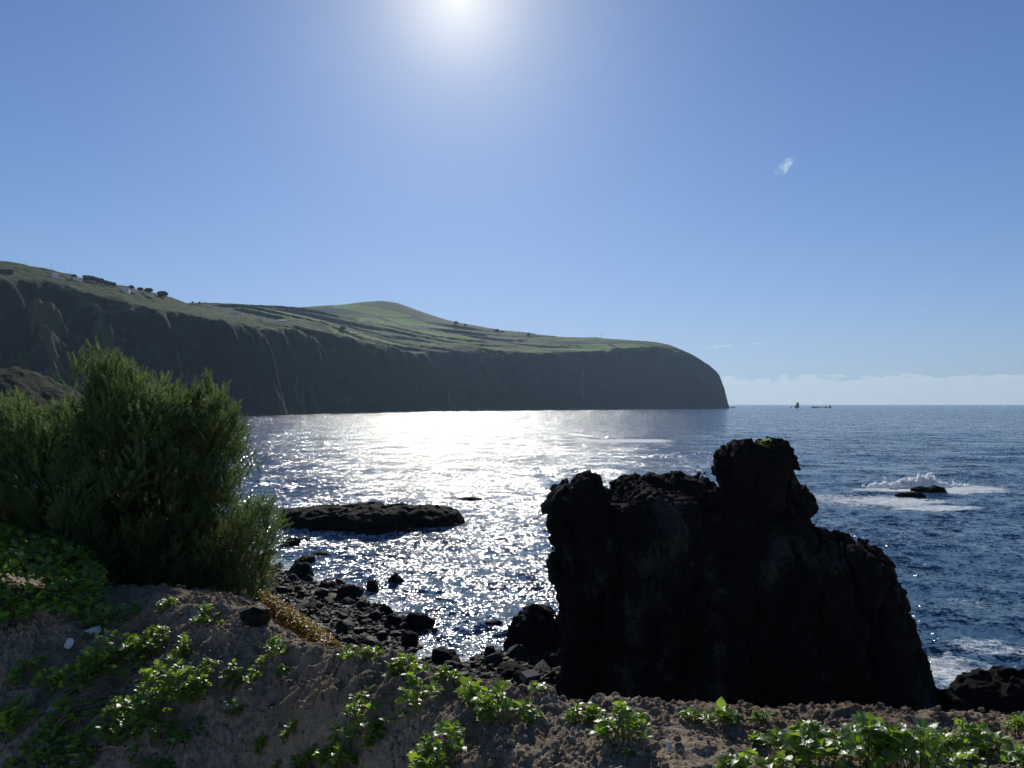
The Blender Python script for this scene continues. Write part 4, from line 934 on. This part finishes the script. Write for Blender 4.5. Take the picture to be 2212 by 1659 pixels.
def cliff_tree(xd, yd, wd, ht, label, seed, group=None, flat=0.6, trunk=0.35, name='round_tree'):
    r0 = np.random.default_rng(seed); p = ray_coast(xd, yd); e = empty(name, tuple(p)); n = int(260 + wd * 30)
    d = r0.normal(size=(n, 3)); d /= np.linalg.norm(d, axis=1)[:, None]; rr = (0.55 + .45 * r0.random(n) ** .5) * (1 + .28 * fbm(d[:, 0] * 1.6 + seed, d[:, 1] * 1.6, d[:, 2] * 1.6, 2, seed=seed))
    ch = ht * (1 - trunk); C = d * rr[:, None] * [wd / 2, wd / 2, ch / 2] + [0, 0, ht * trunk + ch / 2]
    a = r0.normal(size=(n, 3)); a /= np.linalg.norm(a, axis=1)[:, None]; b = np.cross(a, d); b /= np.linalg.norm(b, axis=1)[:, None]; s = (wd * .055 * r0.uniform(.6, 1.4, n))[:, None]
    V = np.stack([C - a * s - b * s, C + a * s - b * s, C + a * s + b * s * .8, C - a * s * .6 + b * s], 1).reshape(-1, 3)
    obj('crown', make_mesh('crown', V, np.arange(n * 4).reshape(-1, 4), M_TREE, False), e)
    fork = [np.array([[0, 0, -1], [0, 0, ht * trunk], [0.05 * wd * math.cos(q), .05 * wd * math.sin(q), ht * (trunk + .1)], [0.28 * wd * math.cos(q), .28 * wd * math.sin(q), ht * .7]]) for q in (0.3, 2.4, 4.5)]
    obj('trunk', tubes_mesh('trunk', fork, [np.array([.035, .03, .02, .01]) * wd] * 3, M_BARK), e)
    return tag(e, label, 'tree', group)
G1 = 'dark trees in a row on the left cliff top'
for k, (a, b) in enumerate([(184, 607), (192, 608), (201, 610), (210, 612), (219, 614), (228, 616), (237, 618)]):
    cliff_tree(a, b, 5.8, 6.6 - (k > 4) * 1.2, 'dark bushy tree in the dense row on the left cliff top', 300 + k, G1, trunk=.1)
cliff_tree(246, 621, 5.0, 5.5, 'lighter tree at the right end of the dark tree row', 310, trunk=.15)
cliff_tree(284, 627, 6.0, 5.5, 'round tree directly behind the white house', 311)
cliff_tree(303, 633, 6.5, 6.5, 'umbrella shaped tree with bare trunk, left of the widest one', 312, trunk=.45)
cliff_tree(321, 636, 9.5, 7.0, 'widest umbrella shaped tree in the middle of the rim group', 313, trunk=.42)
cliff_tree(351, 642, 11.5, 7.2, 'big rounded tree at the right end of the rim group', 314, trunk=.12)
cliff_tree(160, 604, 5.5, 5.5, 'greyish round tree left of the dark tree row', 315, trunk=.1)
cliff_tree(416, 656, 4.5, 4.5, 'small tree on the sloping skyline right of the rim group', 316, trunk=.15)
cliff_tree(431, 658, 3.4, 4.6, 'thin small tree on the sloping skyline beside another', 317, trunk=.15)
cliff_tree(620, 672, 8, 9, 'far tree at the dip in the skyline before the hill', 318, trunk=.15)
cliff_tree(985, 701, 14, 10, 'dark tree on the right shoulder of the green hill', 319, trunk=.1)
cliff_tree(1005, 705, 10, 8, 'lower dark tree below the hill shoulder tree', 320, trunk=.1)
cliff_tree(1142, 724, 12, 7, 'small dark tree by the bright field on the far skyline', 321, trunk=.1)
cliff_tree(740, 715, 13, 9, 'dark round tree on the cliff edge in the middle of the coast', 322, trunk=.1)
for k, (a, b, h_, lb) in enumerate([(57, 578, 7, 'leftmost thin utility pole on the cliff skyline'), (110, 591, 10, 'utility pole above the small white cottage'), (155, 603, 12, 'utility pole beside the pale low house')]):
    p = ray_coast(a, b); e = empty('utility_pole', tuple(p)); obj('pole', tubes_mesh('pole', [np.array([[0, 0, -1], [0, 0, h_ * .5], [0, 0, h_]])], [.10], M_BARK), e)
    obj('crossarm', tubes_mesh('crossarm', [np.array([[-.8, 0, h_ - .6], [0, 0, h_ - .6], [.8, 0, h_ - .6]])], [.08], M_BARK), e); tag(e, lb, 'pole', None)
p = ray_coast(1299, 733); e = empty('mast', tuple(p)); obj('pole', tubes_mesh('pole', [np.array([[0, 0, -1], [0, 0, 8], [0, 0, 18.]])], [.5], M_BARK), e); obj('antenna', tubes_mesh('antenna', [np.array([[-1.2, 0, 13.], [0, 0, 13], [1.2, 0, 13]]), np.array([[0, 0, 18.], [0, 0, 20], [0, 0, 21.5]])], [.25, .2], M_BARK), e)
tag(e, 'thin radio mast standing on the far headland skyline', 'mast')

# ------------------------------------------------------------------ small things in the foreground
M_PLAST = simple_mat('white_plastic', (0.62, 0.63, 0.62), (0.75, 0.76, 0.75), 40, 0.5, 0.4); M_STONE = simple_mat('pale_stone', (0.20, 0.18, 0.16), (0.38, 0.35, 0.31), 40, 0.9, 0.2, 0.01)
M_WOOD = simple_mat('dry_wood', (0.16, 0.13, 0.09), (0.34, 0.29, 0.20), 60, 0.8, 0.2, 0.003); M_CONC = simple_mat('grey_concrete', (0.13, 0.13, 0.13), (0.22, 0.22, 0.21), 10, 0.9, 0.2)
def scrap(xd, yd, w_, h_, seed, label, cat='litter', mat=None, lift=.02, name='plastic_scrap'):
    x, y, z = ray_ground(xd, yd); r0 = np.random.default_rng(seed); k = 14; a, b = np.meshgrid(np.linspace(-1, 1, k), np.linspace(-1, 1, k)); W = w_ / F * y / 2; H = h_ / F * y / 2
    aa, bb = a * np.sqrt(1 - b * b * .45), b * np.sqrt(1 - a * a * .45); a, b = aa, bb; ed = 0.85 - .55 * perlin(np.cos(np.arctan2(b, a)) * 1.7 + seed, np.sin(np.arctan2(b, a)) * 1.7, 0, seed); X = a * W * ed + .12 * W * perlin(a * 2, b * 2, seed, 1); Z = b * H * ed; Y = W * 1.1 * fbm(a * 1.9 + seed, b * 1.3, 0, 3, seed=seed) - b * H * -.6
    tk = 0.0015; V = np.stack([X, Y, Z + H * .8], -1).reshape(-1, 3); n = len(V); V2 = V + [0, tk, 0]; Fq = grid_faces(k, k)
    ring = [i for i in range(k)] + [i * k + k - 1 for i in range(1, k)] + [k * k - 1 - i for i in range(1, k)] + [(k - 1 - i) * k for i in range(1, k - 1)]
    S_ = np.array([[ring[i], ring[(i + 1) % len(ring)], ring[(i + 1) % len(ring)] + n, ring[i] + n] for i in range(len(ring))])
    tag(obj(name, make_mesh(name, np.concatenate([V, V2]), np.concatenate([Fq[:, ::-1], Fq + n, S_]), mat or M_PLAST, True), None, (x, y, z + lift)), label, cat)
scrap(150, 1405, 20, 22, 3, 'upright white plastic scrap lying left of the shaded leafy plant', lift=.02)
scrap(204, 1376, 32, 14, 5, 'flat white plastic scrap lying above the shaded leafy plant', lift=.03)
scrap(118, 1540, 26, 22, 8, 'crumpled greyish plastic piece on the shaded soil at lower left', lift=.0, mat=simple_mat('dull_plastic', (0.25, 0.27, 0.29), (0.5, 0.52, 0.55), 60, 0.3, 0.5))
scrap(1447, 1624, 12, 20, 9, 'small white shell like scrap on bare soil below the rim', lift=.0)
def stone(xd, yd, w_, h_, seed, label, mat=None, name='stone'):
    x, y, z = ray_ground(xd, yd); me = boulder_mesh(name, 4, seed, mat or M_STONE, 12, .12, 2.2, .8); s = w_ / F * y / 2
    tag(obj(name, me, None, (x, y, z + s * .1), (0, 0, seed), (s, s * .9, s * h_ / w_ * 1.2)), label, 'stone')
stone(645, 1664, 46, 20, 401, 'pale stone at the bottom edge beside the large glossy plant')
stone(1625, 1560, 22, 14, 402, 'grey stone on the soil rim beside the small bright sprig')
stone(1585, 1595, 40, 14, 403, 'pale flat stone on the soil left of the big leafy clump')
stone(1440, 1570, 16, 10, 406, 'small round grey stone on the rim below the dense rim plant')
stone(1890, 1562, 26, 10, 407, 'dark low stone on the rim behind the big leafy clump', M_BOULDER)
stone(2000, 1566, 16, 12, 408, 'small brown stone on the rim near the right foot of the stack')
stone(558, 1338, 74, 44, 404, 'black lava rock on the mound crest at the foot of the shrub', M_BOULDER, 'lava_rock')
stone(270, 1320, 40, 24, 405, 'grey angular stone on the shaded mound under the shrub')
c = sp(1143, 1466, .5); me = make_mesh('block', *boxv((0, 0, 0), (.45, .22, .16)), M_CONC, False); tag(obj('concrete_block', me, None, (c[0], c[1], max(.5, float(beach_h(c[:1], c[1:2])[0]) + .3)), (.4, .1, .8)), 'small pale grey squared block tilted among the beach stones', 'block')
def stick(pts, r, label, mat=None, name='stick', lift=0.02, side=3):
    P = []
    for a, b in pts: x, y, z = ray_ground(a, b); P.append((x, y, z + lift))
    P = np.array(P); t = np.linspace(0, len(P) - 1, len(P) * 5); Q = np.stack([np.interp(t, range(len(P)), P[:, i]) for i in range(3)], 1)
    r0 = np.random.default_rng(len(label)); Q += r0.normal(0, r * .4, Q.shape)
    tag(obj(name, tubes_mesh(name, [Q], [np.linspace(r, r * .45, len(Q))], mat or M_WOOD, 6)), label, 'stick' if name == 'stick' else 'twig')
stick([(95, 1647), (160, 1640), (250, 1626), (310, 1622)], .013, 'long pale dry stick lying across the bottom left corner')
stick([(150, 1654), (200, 1650), (235, 1655)], .006, 'thinner dry stick below the long pale stick')
stick([(768, 1560), (800, 1525), (830, 1505), (870, 1503)], .0035, 'thin curved dry root arching beside the tall dark plant', name='twig')
stick([(592, 1345), (620, 1356)], .014, 'short reddish broken stick above the orange groundcover', simple_mat('red_wood', (0.20, 0.07, 0.04), (0.32, 0.13, 0.08), 30), lift=.05)
stick([(1405, 1600), (1440, 1605), (1462, 1618)], .003, 'fine curved twig on the sunny soil below the dense rim plant', name='twig')
stick([(1622, 1580), (1660, 1584), (1690, 1600)], .003, 'fine dark twig leading into the big leafy clump', name='twig')
stick([(140, 1590), (175, 1560), (205, 1530)], .004, 'pale green dry stalk leaning on the shaded slope', name='twig')
def dry_grass():
    r0 = np.random.default_rng(66); paths = []; rad = []
    for k in range(800):
        t0 = r0.random(); a0 = 330 - 150 * t0 + r0.normal(0, 14); b0 = 1350 + 190 * t0 + r0.normal(0, 14); x, y, z = ray_ground(a0, b0)
        L = r0.uniform(.15, .38); dx_ = -.55 * L + r0.normal(0, .05); t = np.linspace(0, 1, 5)
        X = x + dx_ * t; Y = y - .35 * L * t + r0.normal(0, .02); Z = ground_h(X, np.full(5, 1.) * Y) + .015 + .05 * np.sin(t * math.pi) * r0.uniform(0, 1.5)
        paths.append(np.stack([X, Y, Z], 1)); rad.append(np.linspace(.0030, .0012, 5))
    tag(obj('dry_grass', tubes_mesh('dry_grass', paths, rad, simple_mat('straw', (0.16, 0.125, 0.09), (0.36, 0.30, 0.21), 20), 3)), kind='stuff')
dry_grass()
def moss():
    r0 = np.random.default_rng(9); n = 260; c = at(1650, 962, 33.2); x = c[0] + r0.normal(0, .13, n); y = 33.0 + r0.normal(0, .12, n); P = np.array([(a, b, stack_top(a, b) + .03) for a, b in zip(x, y)])
    me = leaves_mesh(P, r0.normal(0, 1, (n, 3)) + (0, -.4, .8), r0.uniform(.06, .13, n), r0, M_LEAF)
    e = empty('cushion_plant', tuple(P.mean(0))); o = obj('leaves', me, e, tuple(-P.mean(0)))
    tag(e, 'small bright green cushion plant on top of the stack head', 'plant')
moss()
